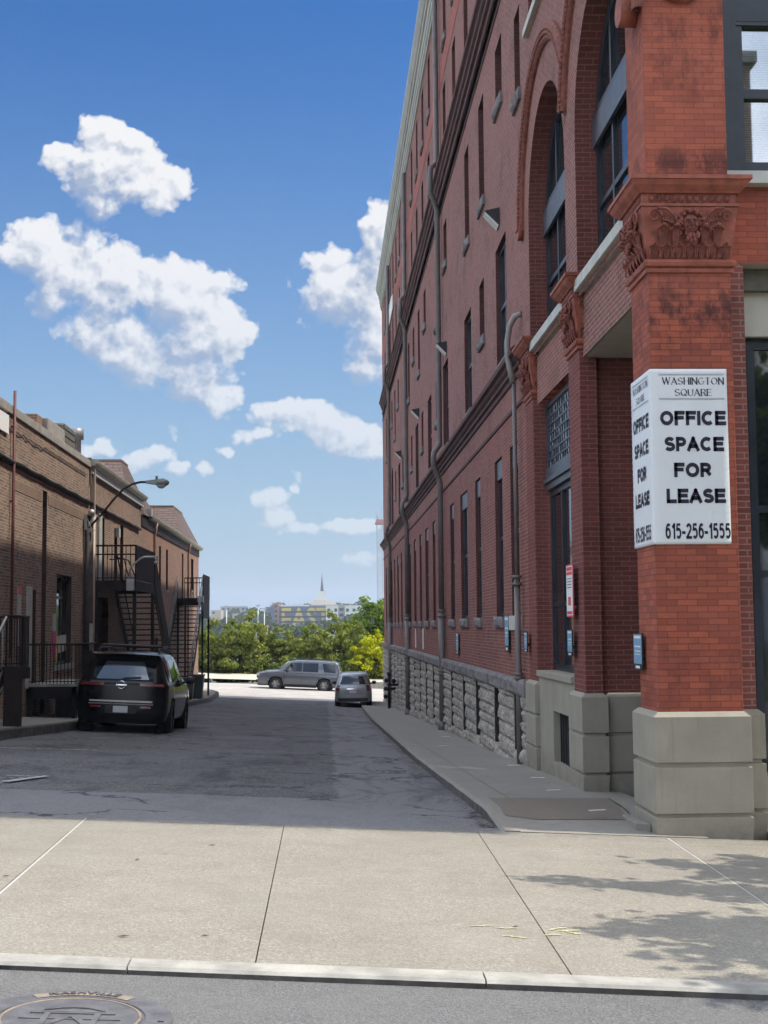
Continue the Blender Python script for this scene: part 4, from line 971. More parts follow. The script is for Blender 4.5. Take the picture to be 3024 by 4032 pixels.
def arc(cx, cy, rx, ry, a0, a1, n=12): return [(cx+rx*math.cos(R(a0+(a1-a0)*i/n)), cy+ry*math.sin(R(a0+(a1-a0)*i/n))) for i in range(n+1)]
GL = {   # centre lines of capitals in a box of the given width and height 1
 'O': (.80, [arc(.4, .5, .4, .5, 0, 360, 28)]), 'Q': (.80, [arc(.4, .5, .4, .5, 0, 360, 28), [(.42, .25), (.80, -.06)]]), 'C': (.74, [arc(.4, .5, .4, .5, 48, 312, 20)]),
 'G': (.78, [arc(.4, .5, .4, .5, 48, 340, 22)+[(.78, .42)], [(.46, .44), (.80, .44)]]), 'F': (.56, [[(0, 0), (0, 1)], [(0, 1), (.56, 1)], [(0, .54), (.48, .54)]]), 'I': (.0, [[(0, 0), (0, 1)]]),
 'E': (.60, [[(0, 0), (0, 1)], [(0, 1), (.60, 1)], [(0, .53), (.54, .53)], [(0, 0), (.62, 0)]]), 'L': (.54, [[(0, 0), (0, 1)], [(0, 0), (.54, 0)]]),
 'S': (.60, [arc(.3, .745, .29, .255, 25, 180, 12)+arc(.3, .745, .29, .235, 180, 260, 5)[1:]+arc(.3, .255, .31, .245, 80, 0, 6)+arc(.3, .255, .31, .255, 0, -155, 12)[1:]]),
 'P': (.58, [[(0, 0), (0, 1)], [(0, 1), (.30, 1)]+arc(.32, .725, .26, .275, 90, -90, 10)+[(0, .45)]]), 'R': (.62, [[(0, 0), (0, 1)], [(0, 1), (.30, 1)]+arc(.32, .74, .26, .26, 90, -90, 10)+[(0, .48)], [(.34, .48), (.64, 0)]]),
 'A': (.74, [[(0, 0), (.37, 1)], [(.37, 1), (.74, 0)], [(.13, .30), (.61, .30)]]), 'W': (1.05, [[(0, 1), (.26, 0)], [(.26, 0), (.525, 1)], [(.525, 1), (.79, 0)], [(.79, 0), (1.05, 1)]]),
 'H': (.66, [[(0, 0), (0, 1)], [(.66, 0), (.66, 1)], [(0, .5), (.66, .5)]]), 'N': (.68, [[(0, 0), (0, 1)], [(0, 1), (.68, 0)], [(.68, 0), (.68, 1)]]), 'T': (.62, [[(.31, 0), (.31, 1)], [(0, 1), (.62, 1)]]),
 'U': (.66, [[(0, 1), (0, .35)]+arc(.33, .33, .33, .33, 180, 360, 12)+[(.66, 1)]]), 'V': (.7, [[(0, 1), (.35, 0)], [(.35, 0), (.7, 1)]]),
 '6': (.42, [arc(.21, .33, .21, .33, 0, 360, 16), arc(.26, .40, .26, .60, 178, 58, 8)]), '1': (.22, [[(.22, 0), (.22, 1)], [(.22, 1), (0, .76)]]),
 '5': (.42, [[(.40, 1), (.06, 1), (.02, .55)]+arc(.20, .33, .22, .33, 130, -140, 12)]), '2': (.42, [arc(.21, .72, .21, .28, 165, -25, 9)+[(0, 0)], [(0, 0), (.44, 0)]]), '-': (.2, [[(0, .38), (.2, .38)]])}
def glyphs(txt, width, height, serif=False):
    """flat letters built from pen strokes; bold and even, or thick and thin with slab feet"""
    th = .265; gap = .08+th
    if txt[0] == '6': th = .185; gap = .08+th
    if serif: th = .13; gap = .26
    tot = sum(GL[c][0] for c in txt)+gap*(len(txt)-1)+th; m = MB(); x0 = th/2; sx = width/tot; sy = height
    def pen(dx, dy):
        if not serif: return th
        return .045+(.10 if dx*dy >= 0 and abs(dx) > .01 and abs(dy) > abs(dx)*.3 else .13)*abs(dy)/math.hypot(dx, dy)*(.35 if dx*dy > .0001 else 1)
    for c in txt:
        w, st = GL[c]
        for pl in st:
            P = [(x0+x, th/2+y*(1-th)) for x, y in pl]
            closed = math.hypot(P[0][0]-P[-1][0], P[0][1]-P[-1][1]) < 1e-6; L = []; n = len(P)
            for i, (x, y) in enumerate(P):
                a = P[i-1] if i else (P[-2] if closed else P[0]); b = P[i+1] if i < n-1 else (P[1] if closed else P[-1])
                dx, dy = b[0]-a[0], b[1]-a[1]; l = math.hypot(dx, dy); p = pen(dx, dy)/2; ex = 0
                if not closed and i in (0, n-1) and n == 2 and abs(dx) < .01: ex = th/2 if not serif else .06
                if not closed and i in (0, n-1) and n == 2 and abs(dy) < .01: ex = th/2
                if not closed and i in (0, n-1) and n == 2 and c in 'AWVN' and abs(dx) > .01 and abs(dy) > .01: ex = th/2
                sg = -1 if i == 0 else 1
                X, Y = x+dx/l*ex*sg, y+dy/l*ex*sg
                L.append(((X-dy/l*p), (Y+dx/l*p))); L.append(((X+dy/l*p), (Y-dx/l*p)))
            m.add([(u*sx, v*sy) for u, v in L], [(2*i, 2*i+1, 2*i+3, 2*i+2) for i in range(n-1)])
            if serif and n == 2 and abs(P[0][1]-P[1][1]) > .3:
                for (x, y) in P:
                    if c in 'WAVN' and ((y > .5 and c == 'A') or (y < .5 and c in 'WV')): continue
                    m.add([(u*sx, v*sy) for u, v in ((x-.13, y-.03 if y < .5 else y+.0), (x+.13, y-.03 if y < .5 else y+.0), (x+.13, y+.015 if y < .5 else y+.045), (x-.13, y+.015 if y < .5 else y+.045))], [(0, 1, 2, 3)])
        x0 += w+gap
    m.v = [(v[0], v[1]) for v in m.v]
    return m
def wrap_sign():
    t = thing('lease_sign', 'white wrap-around sign reading OFFICE SPACE FOR LEASE on the corner pier', 'sign', (3.2, 12.9, 2.37))
    # panel in local coordinates: front spans x 0..0.745 at y=-0.02; side runs along +y at x=-0.02
    b = MB()
    def strip(pts):
        rows = []
        for j in range(57):
            z = j/56*1.72; row = []
            for (x, y, nx, ny) in pts:
                e = .0022*noise.noise((x*7+3, y*7, z*3))+(.0028 if (z/.0612) % 1 < .2 else 0)
                row.append((x-nx*e, y-ny*e, z))
            rows.append(row)
        return rows
    path = [(-.014, .80-.8*i/10, -1, 0) for i in range(10)]+[(-.014, .02, -.9, -.2), (-.012, -.004, -.7, -.7), (.0, -.014, 0, -1)]+[(.745*i/12, -.014, 0, -1) for i in range(1, 13)]
    rows = strip(path); b.grid(rows, True)
    o = b.build('panel', M['sign_white'], t, fix=False); md = o.modifiers.new('thick', 'SOLIDIFY'); md.thickness = .003; md.offset = 1
    lines = [('OFFICE', 1.234, .142, .65, .40), ('SPACE', .978, .142, .585, .405), ('FOR', .724, .142, .37, .385), ('LEASE', .47, .142, .58, .41), ('615-256-1555', .128, .154, .64, .42)]
    heads = [('WASHINGTON', 1.60, .072, .61, .41), ('SQUARE', 1.487, .072, .365, .41)]
    for side in (0, 1):
        for (tx, z, h, wd, c) in heads+lines:
            hd = tx in ('WASHINGTON', 'SQUARE')
            q = glyphs(tx, wd, h, hd); k = MB()
            if side == 0: k.add([(c-wd/2+x, -.0192, z-h/2+y) for (x, y) in q.v], q.f)
            else: k.add([(-.0192, .395+wd/2-x, z-h/2+y) for (x, y) in q.v], q.f)
            k.build('heading_line' if hd else 'text_line', M['ink'], t, fix=False)
        k = MB()
        for z in (1.668, 1.658, 1.428, 1.418):
            if side == 0: k.box(.07, .72, -.0185, -.0175, z, z+.004)
            else: k.box(-.0185, -.0175, .08, .74, z, z+.004)
        k.build('rule', M['ink_soft'], t)
wrap_sign()
def blade_sign(y0, y1, z0, z1, label, x=WX, kind='blue'):
    t = thing('parking_sign' if kind == 'blue' else 'notice_sign', label, 'sign', (x, y0, z0), 0, 'blue parking signs on the brick block' if kind == 'blue' else None)
    w, h = y1-y0, z1-z0
    b = MB(); b.box(-.045, -.032, 0, w, 0, h); b.box(-.034, .0, .04, .08, .1, .14); b.box(-.034, .0, w-.08, w-.04, h-.14, h-.1); b.build('backing', M['trim'] if kind == 'blue' else M['red_ink'], t)
    b = MB()
    if kind == 'blue':
        b.box(-.0475, -.0455, .012, w-.012, h*.17, h-.012); b.build('face', M['blue'], t)
        b = MB(); b.box(-.049, -.048, .04, w-.04, h*.86, h*.93); b.box(-.049, -.048, .05, w-.05, h*.62, h*.66); b.box(-.049, -.048, .05, w-.08, h*.50, h*.53); b.box(-.049, -.048, .06, w-.06, h*.42, h*.44); b.box(-.049, -.048, w*.25, w*.75, h*.05, h*.12); b.build('print', M['white'], t)
    else:
        b.box(-.0475, -.0455, .015, w-.015, .02, h-.02); b.build('face', M['white'], t)
        b = MB(); b.box(-.049, -.048, .04, w-.04, h*.88, h*.95); b.box(-.049, -.048, .04, w-.04, h*.80, h*.86); b.box(-.049, -.048, .04, w-.04, h*.05, h*.11); b.box(-.049, -.048, w*.3, w*.7, h*.22, h*.38); b.build('red_print', M['red_ink'], t)
        b = MB()
        for k in range(4): b.box(-.049, -.048, .07, w-.07, h*(.72-k*.055), h*(.735-k*.055))
        b.build('fine_print', M['ink'], t)
blade_sign(13.36, 13.72, 1.14, 1.51, 'small blue sign low on the left side of the corner pier')
blade_sign(17.0, 17.33, 1.20, 1.54, 'small blue sign on the second brick pier, below the tall red notice', 3.17)
blade_sign(20.82, 21.12, 1.18, 1.50, 'small blue sign on the third pier, beside the pale downpipe', 3.17)
blade_sign(23.15, 23.62, 1.14, 1.78, 'tall blue sign on the lower brick wall, left of the pale downpipe')
blade_sign(31.95, 32.45, .92, 1.43, 'blue and white sign far along the lower brick wall, right of the middle downpipe')
blade_sign(16.88, 17.33, 1.70, 2.37, 'tall white notice with red print on the second brick pier', 3.17, 'red')
for (y, lab) in ((43.6, 'white strip sign low on the wall, nearer one by the second downpipe'), (47.2, 'white strip sign low on the wall, farther one past the second downpipe')):
    b = MB(); b.box(WX-.03, WX-.01, y, y+.35, .85, 1.52); tag(b.build('strip_sign', M['white']), lab, 'sign')
b = MB(); b.quad((WX-.05, 60.6, 16.1), (WX-.05, 65.6, 16.0), (WX-.05, 65.6, 16.75), (WX-.05, 60.6, 17.0)); b.prism([(WX-.06, 60.6, 16.1), (WX-.06, 65.6, 16.0), (WX-.06, 65.6, 16.75), (WX-.06, 60.6, 17.0)], (.03, 0, 0))
tag(b.build('banner', M['white']), 'white banner hung high at the far end of the brick wall', 'banner')
# fire department connection: a cluster of capped black inlets near the far end
t = thing('fire_connection', 'black standpipe with branching valve inlets at the far foot of the stone wall', 'fire hose connection', (WX-.35, 60.5, G(WX, 60.5)+.12))
b = MB(); b.tube([(0, 0, 0), (0, 0, 1.5)], .06, 8); b.tube([(.35, 0, .9), (-.15, -.2, .9)], .06, 8); b.build('pipework', M['steel'], t); b = MB(); b.tube([(.3, -3, 1.2), (0, -3, 1.2), (-.1, -3.1, 1.2)], .05, 8); b.build('side_inlet', M['steel'], t)
for (x, y, z) in ((-.15, -.2, .9), (-.12, .1, 1.25), (-.16, -.1, .55), (0, 0, 1.55), (-.12, -3.1, 1.2), (.05, -3.0, 1.35)): b = MB(); b.ball((x, y, z), .10, 8, 6); b.build('valve_cap', M['steel'], t)

# ------------------------------------------------------------------ left hand row
LX = -7.1
def left_building(name, label, y0, y1, zt, holes, mbrick, zbot=-3.5, back=-22):
    t = thing(name, label, 'building', (LX, y0, G(LX, y0)+.19))
    b = MB(); holed_wall(b, 'X', LX, -1, y0, y1, zbot, zt, holes, .3)
    b.quad((LX, y0, zbot), (back, y0, zbot), (back, y0, zt), (LX, y0, zt)); b.quad((LX, y1, zbot), (back, y1, zbot), (back, y1, zt), (LX, y1, zt))
    b.quad((LX, y0, zt-.05), (back, y0, zt-.05), (back, y1, zt-.05), (LX, y1, zt-.05)); b.quad((back, y0, zbot), (back, y1, zbot), (back, y1, zt), (back, y0, zt))
    child(b.build('wall', [mbrick, M['brick_left_jamb']]), t); return t
def left_window(t, a, e, lo, hi, m='navy', nm='window', pm='glass', d=.2, mull=(), rails=(.5,)):
    fr = MB(); gl = MB(); sash(fr, gl, 'X', LX, -1, a+.005, e-.005, lo+.005, hi-.005, d, .06, rails, mull); w = part(fr, nm, M[m], t); part(gl, 'pane', M[pm], w); return w
def build_left():
    H1 = [(32.82, 33.5, -1.0, 2.55, False), (36.05, 38.15, .65, 3.05, False), (34.15, 34.68, -1.2, 5.1, False)]
    t = left_building('brick_building', 'brown brick building with a flat concrete parapet, nearest on the left', 22, 40.75, 6.45, H1, M['brick_left'])
    b = MB(); b.box(LX-.32, LX+.05, 21.9, 40.8, 6.45, 6.66); part(b, 'parapet_cap', M['concrete'], t, bevel=.015)
    b = MB(); b.tube([(LX+.06, 22+i*.6, 5.37+.015*math.sin(i*1.7)) for i in range(32)], .055, 6); b.box(LX, LX+.05, 22, 40.75, 5.3, 5.42); part(b, 'cable_trunking', M['steel'], t)
    b = MB(); b.tube([(LX+.03, 30+i*.35, 6.18-.10*abs(math.sin(i*1.3))*(1 if i < 12 else .3)) for i in range(30)], .014, 5); part(b, 'loose_cable', M['trim'], t)
    b = MB(); b.box(LX, LX+.012, 31.0, 34.05, 4.78, 5.02); b.box(LX, LX+.012, 34.78, 39.6, 4.78, 5.02); part(b, 'soldier_course', M['concrete_old'], t)
    left_window(t, 36.05, 38.15, .65, 3.05, 'navy', 'window', 'glass', .14, (.33, .66), (.75,))
    b = MB(); b.box(LX-.02, LX+.06, 35.9, 38.3, .50, .65); part(b, 'sill', M['concrete'], t)
    b = MB(); b.box(LX-.29, LX-.22, 32.84, 33.48, -1, 2.53); part(b, 'door', M['trim'], t)
    b = MB(); b.box(LX, LX+.07, 32.42, 32.80, .2, 2.62); part(b, 'door_jamb', M['white_dull'], t)
    b = MB(); b.box(LX-.29, LX-.27, 34.16, 34.67, -1.2, 5.1); part(b, 'recess_back', M['brick_left'], t)
    b = MB(); b.box(LX-1.1, LX-.4, 36.6, 39.0, 6.4, 7.32); b.box(LX-1.5, LX-.7, 35.4, 36.4, 6.4, 7.05); part(b, 'rooftop_upstand', M['concrete'], t, bevel=.02)
    b = MB(); b.box(LX-1.2, LX-.55, 35.9, 36.6, 7.0, 7.32); part(b, 'chimney', M['brick_left3'], t)
    b = MB(); b.lathe([(.17, 6.4), (.17, 7.55), (.25, 7.56), (.25, 7.88), (.2, 7.9), (0, 7.9)], (LX-.75, 42.6, 0), 'Z', 14); part(b, 'vent_pipe', M['grey_metal'], t)
    # section two
    H2 = [(42.85, 43.7, 3.06, 5.15, False), (45.75, 46.4, 3.2, 5.0, False), (47.05, 47.8, 3.25, 5.2, False), (41.3, 44.6, -1.3, 2.6, False)]
    t = left_building('brick_building', 'tan brick building with a gutter and a mansard, middle one of the left row', 40.76, 52.3, 6.3, H2, M['brick_left2'])
    b = MB(); b.tube([(LX+.06, 40.9+i*.6, 5.36+.015*math.sin(i*2.1)) for i in range(19)], .055, 6); part(b, 'cable_trunking', M['steel'], t)
    b = MB(); b.box(LX-.1, LX+.10, 40.8, 52.35, 6.27, 6.33); part(b, 'fascia', M['white_dull'], t)
    b = MB(); b.box(LX-.1, LX+.06, 40.85, 52.3, 6.33, 6.52); part(b, 'frieze', M['grey_metal'], t)
    b = MB(); P = [[(LX+.06+dx, y, 6.5+dz) for dx, dz in ((0, 0), (.10, .02), (.16, .09), (.19, .17), (.17, .19), (.0, .17))] for y in (40.8, 52.5)]; b.grid(P); b.add(P[0], [tuple(range(6))]); b.add(P[1], [tuple(range(6))]); part(b, 'gutter', M['gutter'], t)
    b = MB(); b.box(LX-.3, LX+.06, 40.76, 40.9, 5.95, 6.75); part(b, 'gutter_bracket', M['olive'], t)
    b = MB(); b.box(LX+.01, LX+.13, 41.02, 41.2, 5.0, 6.5); b.tube([(LX+.1, 41.1, 5.0), (LX+.1, 41.1, -.9)], .06, 8); part(b, 'downpipe', M['brown_pale'], t)
    b = MB(); b.hexa([(-14, 47.6, 6.5), (LX+.1, 47.6, 6.5), (LX+.1, 52.4, 6.5), (-14, 52.4, 6.5)], [(-13.4, 49.6, 7.75), (LX-.38, 49.6, 7.75), (LX-.38, 51.2, 7.75), (-13.4, 51.2, 7.75)]); part(b, 'mansard_roof', M['shingle'], t)
    b = MB(); b.box(-13.45, LX-.35, 49.55, 51.25, 7.74, 7.80); part(b, 'roof_flashing', M['brown_pipe'], t)
    left_window(t, 47.05, 47.8, 3.25, 5.2, rails=(.5,)); left_window(t, 45.75, 46.4, 3.2, 5.0, rails=())
    b = MB(); b.box(LX-.28, LX-.2, 42.87, 43.68, 3.07, 5.13); w = part(b, 'door', M['steel_brown'], t); b = MB(); b.ball((LX-.17, 43.55, 4.0), .04); part(b, 'door_handle', M['galv'], w)
    b = MB(); b.box(LX, LX+.08, 42.25, 42.8, 3.1, 5.2); part(b, 'door_jamb', M['white_dull'], t)
    b = MB(); b.box(LX-.28, LX-.2, 41.31, 44.59, -1.3, 2.6); part(b, 'door', M['black_gap'], t)  # dark door, widened so its black stands in for shade under the landing
    b = MB(); b.box(LX, LX+.12, 46.0, 46.35, 4.7, 5.0); part(b, 'vent_box', M['white_dull'], t)
    # section three
    H3 = [(58.05, 58.75, 3.0, 5.12, False), (60.6, 61.35, 3.3, 5.12, False), (67.3, 68.05, 3.05, 5.3, False), (71.9, 73.2, 3.6, 5.28, False), (57, 57.8, -1, 1.2, False)]
    t = left_building('brick_building', 'orange brick building with a mansard roof at the far end of the left row', 52.31, 76.2, 5.75, H3, M['brick_left3'], -4)
    b = MB(); b.box(LX-.1, LX+.04, 52.35, 76.2, 5.55, 5.95); part(b, 'frieze', M['steel_brown'], t)
    b = MB(); P = [[(LX+.04+dx, y, 5.93+dz) for dx, dz in ((0, 0), (.12, .02), (.18, .09), (.21, .17), (.19, .19), (.0, .17))] for y in (54.2, 76.6)]; b.grid(P); b.add(P[0], [tuple(range(6))]); b.add(P[1], [tuple(range(6))]); part(b, 'gutter', M['gutter'], t)
    b = MB(); b.box(LX-.2, LX+.2, 53.9, 54.25, 6.05, 6.35); part(b, 'gutter_end', M['white_dull'], t)
    for y, z in ((56.1, 5.6), (70.0, 5.6)):
        b = MB(); b.tube([(LX+.16, y, 5.95), (LX+.10, y, 5.6), (LX+.06, y, 5.4), (LX+.06, y, -1.6)], .05, 8); part(b, 'downpipe', M['brown_pipe'], t)
    b = MB(); b.hexa([(-14, 66.8, 6.0), (LX+.12, 66.8, 6.0), (LX+.12, 76.4, 6.0), (-14, 76.4, 6.0)], [(-13.2, 69.6, 7.85), (LX-.72, 69.6, 7.85), (LX-.72, 74, 7.85), (-13.2, 74, 7.85)]); part(b, 'mansard_roof', M['shingle'], t)
    b = MB(); b.hexa([(-14, 52.5, 6.0), (LX+.12, 52.5, 6.0), (LX+.12, 58.5, 6.0), (-14, 58.5, 6.0)], [(-13.2, 53.2, 7.1), (LX-.35, 53.2, 7.1), (LX-.35, 56.5, 6.9), (-13.2, 56.5, 7.1)]); part(b, 'mansard_roof', M['shingle'], t)
    b = MB(); b.box(-13.25, LX-.68, 69.5, 74.1, 7.84, 7.90); part(b, 'roof_flashing', M['brown_pipe'], t)
    left_window(t, 58.05, 58.75, 3.0, 5.12); left_window(t, 60.6, 61.35, 3.3, 5.12, rails=()); left_window(t, 71.9, 73.2, 3.6, 5.28)
    for (a, e, z) in ((58.0, 58.8, 3.0), (60.5, 61.45, 3.3), (71.8, 73.3, 3.6)): b = MB(); b.box(LX, LX+.06, a, e, z-.12, z); part(b, 'sill', M['concrete'], t)
    b = MB(); b.box(LX-.2, LX-.1, 67.32, 68.03, 3.06, 5.28); part(b, 'door', M['white_dull'], t)
M['slot_shade_'] = None
M['white_dull'] = mat('aged_white_paint', (.40, .39, .36), .6, var=.15)
M['brown_pale'] = mat('tan_downpipe', (.36, .27, .2), .5, var=.1)
M['concrete_old'] = brick('soldier_brick', (.24, .16, .115), (.17, .11, .08), (.25, .21, .17), course=.24, bw=.07, ms=.008, seed=.01)
build_left()
# roof plant, poles and signs on the left
t = thing('air_conditioner', 'dark round-cornered condenser with a grille on the brown brick roof', 'air conditioner', (LX-.85, 40.1, 6.4))
b = MB(); b.box(-.4, .4, -.85, .8, .3, 1.2); b.build('case', M['olive'], t, bevel=.08)
b = MB()
for k in range(6): b.box(-.38+k*.15, -.36+k*.15, -.87, -.855, .35, 1.15)
for k in range(4): b.box(.405, .415, -.8, .75, .4+k*.2, .42+k*.2)
b.build('grille', M['trim'], t)
b = MB(); b.tube([(0, 0, 0), (0, 0, 6.05)], .035, 8); b.box(-.1, 0, -.03, .03, 3.5, 3.55); b.box(-.1, 0, -.03, .03, 5.2, 5.25)
o = b.build('conduit_pole', M['rust']); o.location = (LX+.08, 30.6, .95); tag(o, 'red oxide pipe standing up past the parapet at the left edge', 'pole')
def street_lamp():
    t = thing('street_lamp', 'dark utility pole carrying a long curved arm and cobra head street lamp', 'street lamp', (LX+.16, 40.0, G(LX, 40)+.19))
    z0 = G(LX, 40)+.19; L = lambda *p: (p[0]-(LX+.16), p[1]-40.0, p[2]-z0)
    b = MB(); b.tube([L(-6.94, 40, z0), L(-6.95, 40, 4.95)], [.15, .12], 12); b.build('pole', M['wood'], t)
    b = MB(); b.tube([L(-6.95, 39.9, 4.55), L(-6.6, 40, 4.95), L(-6.2, 40, 5.45), L(-5.95, 40, 5.72), L(-5.7, 40, 5.86), L(-5.45, 40, 5.92), L(-5.25, 40, 5.92)], .035, 8); b.build('arm', M['steel_brown'], t)
    b = MB(); b.hexa([L(-5.3, 39.93, 5.88), L(-4.72, 39.86, 5.80), L(-4.72, 40.14, 5.80), L(-5.3, 40.07, 5.88)], [L(-5.3, 39.95, 5.96), L(-4.75, 39.90, 6.02), L(-4.75, 40.10, 6.02), L(-5.3, 40.05, 5.96)])
    b.ball(L(-4.82, 40, 5.9), (.22, .16, .12), 14, 8); b.tube([L(-4.98, 40, 5.98), L(-4.98, 40, 6.10)], .04, 8); b.build('lamp_head', M['lamp_head'], t)
    b = MB(); b.lathe([(.13, 0), (.11, -.06), (.05, -.09), (0, -.095)], L(-4.84, 40, 5.82), 'Z', 14); b.build('lens', M['glass_block'], t)
    b = MB(); b.box(*[v for p in zip(L(-7.06, 39.8, 4.5), L(-6.98, 39.86, 4.95)) for v in p]); b.ball(L(-6.86, 39.85, 5.0), .11, 8, 6); b.tube([L(-6.9, 39.8, 5.0), L(-6.6, 39.9, 4.85), L(-6.7, 39.9, 4.5), L(-6.95, 39.8, 4.45)], .012, 5); b.tube([L(-7, 39.8, 4.9), L(-6.8, 39.8, 4.4)], .012, 5); b.build('bracket', M['galv'], t)
    b = MB(); b.box(*[v for p in zip(L(-6.88, 39.83, .95), L(-6.78, 39.86, 1.75)) for v in p]); b.build('number_strip', M['white_dull'], t)
street_lamp()
def plain(name, m, label, cat, box, loc, group=None):
    b = MB(); b.box(*box); o = b.build(name, m); o.location = loc; return tag(o, label, cat, group)
t = thing('notice_sign', 'narrow white and red notice beside the white door jamb, left of the porch', 'sign', (LX, 31.45, 1.2))
b = MB(); b.box(.0, .03, 0, .35, 0, 1.38); b.build('face', M['white_dull'], t); b = MB(); b.box(.031, .033, 0, .35, 1.20, 1.38); b.box(.031, .033, 0, .35, .60, .64); b.build('red_print', M['red_ink'], t)
t = thing('tow_sign', 'magenta and white notice on the brick behind the porch railing', 'sign', (LX, 35.5, .85))
b = MB(); b.box(0, .03, 0, .45, 0, .68); b.build('magenta_face', M['pink'], t); b = MB(); b.box(0, .03, .08, .42, .69, 1.14); b.build('white_face', M['white_dull'], t)
b = MB(); b.prism([(.05, .45, .1), (.22, .75, .18), (.22, .75, .6), (.05, .45, .56)], (.01, -.01, 0)); b.build('side_panel', M['white_dull'], t)
plain('panel_sign', M['white'], 'white panel fixed under the parapet at the left frame edge', 'sign', (0, .05, 0, 1.2, 0, .42), (LX, 29.0, 5.95))

def railing(b, p, q, h, n, r=.012, top=.022, mid=None):
    p, q = Vector(p), Vector(q); Z = Vector((0, 0, h))
    b.tube([p+Z, q+Z], top, 6); b.tube([p+Vector((0, 0, .08)), q+Vector((0, 0, .08))], r, 5)
    if mid: b.tube([p+Vector((0, 0, h*mid)), q+Vector((0, 0, h*mid))], top*.8, 6)
    for k in range(n+1): a = p+(q-p)*(k/n); b.tube([a, a+Z], r, 5, cap=False)
def porch():
    y0, y1, x0, x1, z = 32.5, 35.6, -7.08, -5.92, .27; gz = G(-6.5, 33)+.19
    t = thing('porch', 'low black steel porch with a baluster railing behind the black vehicle', 'porch', (x0, y0, gz)); C = lambda b, n, m: part(b, n, m, t)
    b = MB(); b.box(x0, x1, y0, y1, z-.04, z+.02); C(b, 'deck', M['concrete'])
    b = MB(); b.box(x0, x1, y0, y0+.06, z-.32, z-.04); b.box(x1-.06, x1, y0, y1, z-.32, z-.04); b.box(x0, x1, y1-.06, y1, z-.32, z-.04)
    for (x, y) in ((x1-.1, y0), (x1-.1, y1-.12), (x0+.02, y0)): b.box(x, x+.1, y, y+.1, gz, z-.04)
    b.prism([(x1-.02, y0+.2, z-.3), (x1-.02, y0+1.5, z-.3), (x1-.02, y0+1.8, gz), (x1-.02, y0+.5, gz)], (.02, 0, 0)); b.box(x0+.6, x1, y0+.4, y0+.45, gz, z-.3); C(b, 'frame', M['steel'])
    b = MB(); railing(b, (x0+.04, y0+.02, z), (x1-.02, y0+.02, z), .96, 13); railing(b, (x1-.02, y0+.02, z), (x1-.02, y1-.1, z), .96, 16); C(b, 'railing', M['steel'])
    b = MB()
    for k in range(5): b.box(x0+.2, x1, y1+.05+k*.27, y1+.3+k*.27, z-.17*(k+1)-.03, z-.17*(k+1))
    C(b, 'steps', M['steel'])
    b = MB(); b.tube([(x1-.02, y1-.1, z+.96), (x1-.02, y1+1.2, z+.2)], .02, 6); C(b, 'handrail', M['steel'])
porch()
def side_steps():
    gz = G(-6.3, 27.5)+.19
    t = thing('entry_steps', 'dark steel platform and steps with a boxed post at the left edge', 'steps', (-6.3, 27.4, gz)); C = lambda b, n, m: part(b, n, m, t)
    b = MB(); b.box(-6.33, -6.03, 27.0, 27.3, gz, .84); b.box(-6.36, -6.0, 26.97, 27.33, .80, .86); C(b, 'post', M['steel_brown'])
    b = MB(); b.box(-7.08, -6.05, 27.3, 28.1, .74, .82); b.box(-6.12, -6.05, 27.3, 28.1, .6, .74); C(b, 'platform', M['steel'])
    b = MB(); railing(b, (-6.32, 27.2, .84), (-6.08, 27.2, .84), 1.02, 5, .012, .025); railing(b, (-6.08, 27.2, .82), (-6.08, 28.05, .82), 1.03, 7, .012, .025); railing(b, (-6.08, 28.05, .82), (-7.0, 28.05, .82), 1.03, 8); C(b, 'railing', M['steel'])
    b = MB(); 
    for k in range(6): b.box(-7.05, -6.36, 27.2-(k+1)*.28, 27.2-k*.28, .74-.19*(k+1), .78-.19*(k+1))
    b.prism([(-6.37, 27.2, .5), (-6.37, 27.2, .82), (-6.37, 25.3, -.35), (-6.37, 25.3, -.6)], (.02, 0, 0)); C(b, 'steps', M['steel'])
    b = MB(); b.tube([(-6.34, 27.2, 1.84), (-6.36, 26.6, 1.5), (-6.38, 25.2, .6)], .028, 8); b.tube([(-6.34, 27.2, .55), (-6.38, 25.3, -.2)], .02, 8)
    for k in range(6): b.tube([(-6.36, 27.0-k*.3, 1.72-k*.19), (-6.36, 27.0-k*.3, .75-k*.19)], .011, 5)
    C(b, 'handrail', M['galv'])
side_steps()
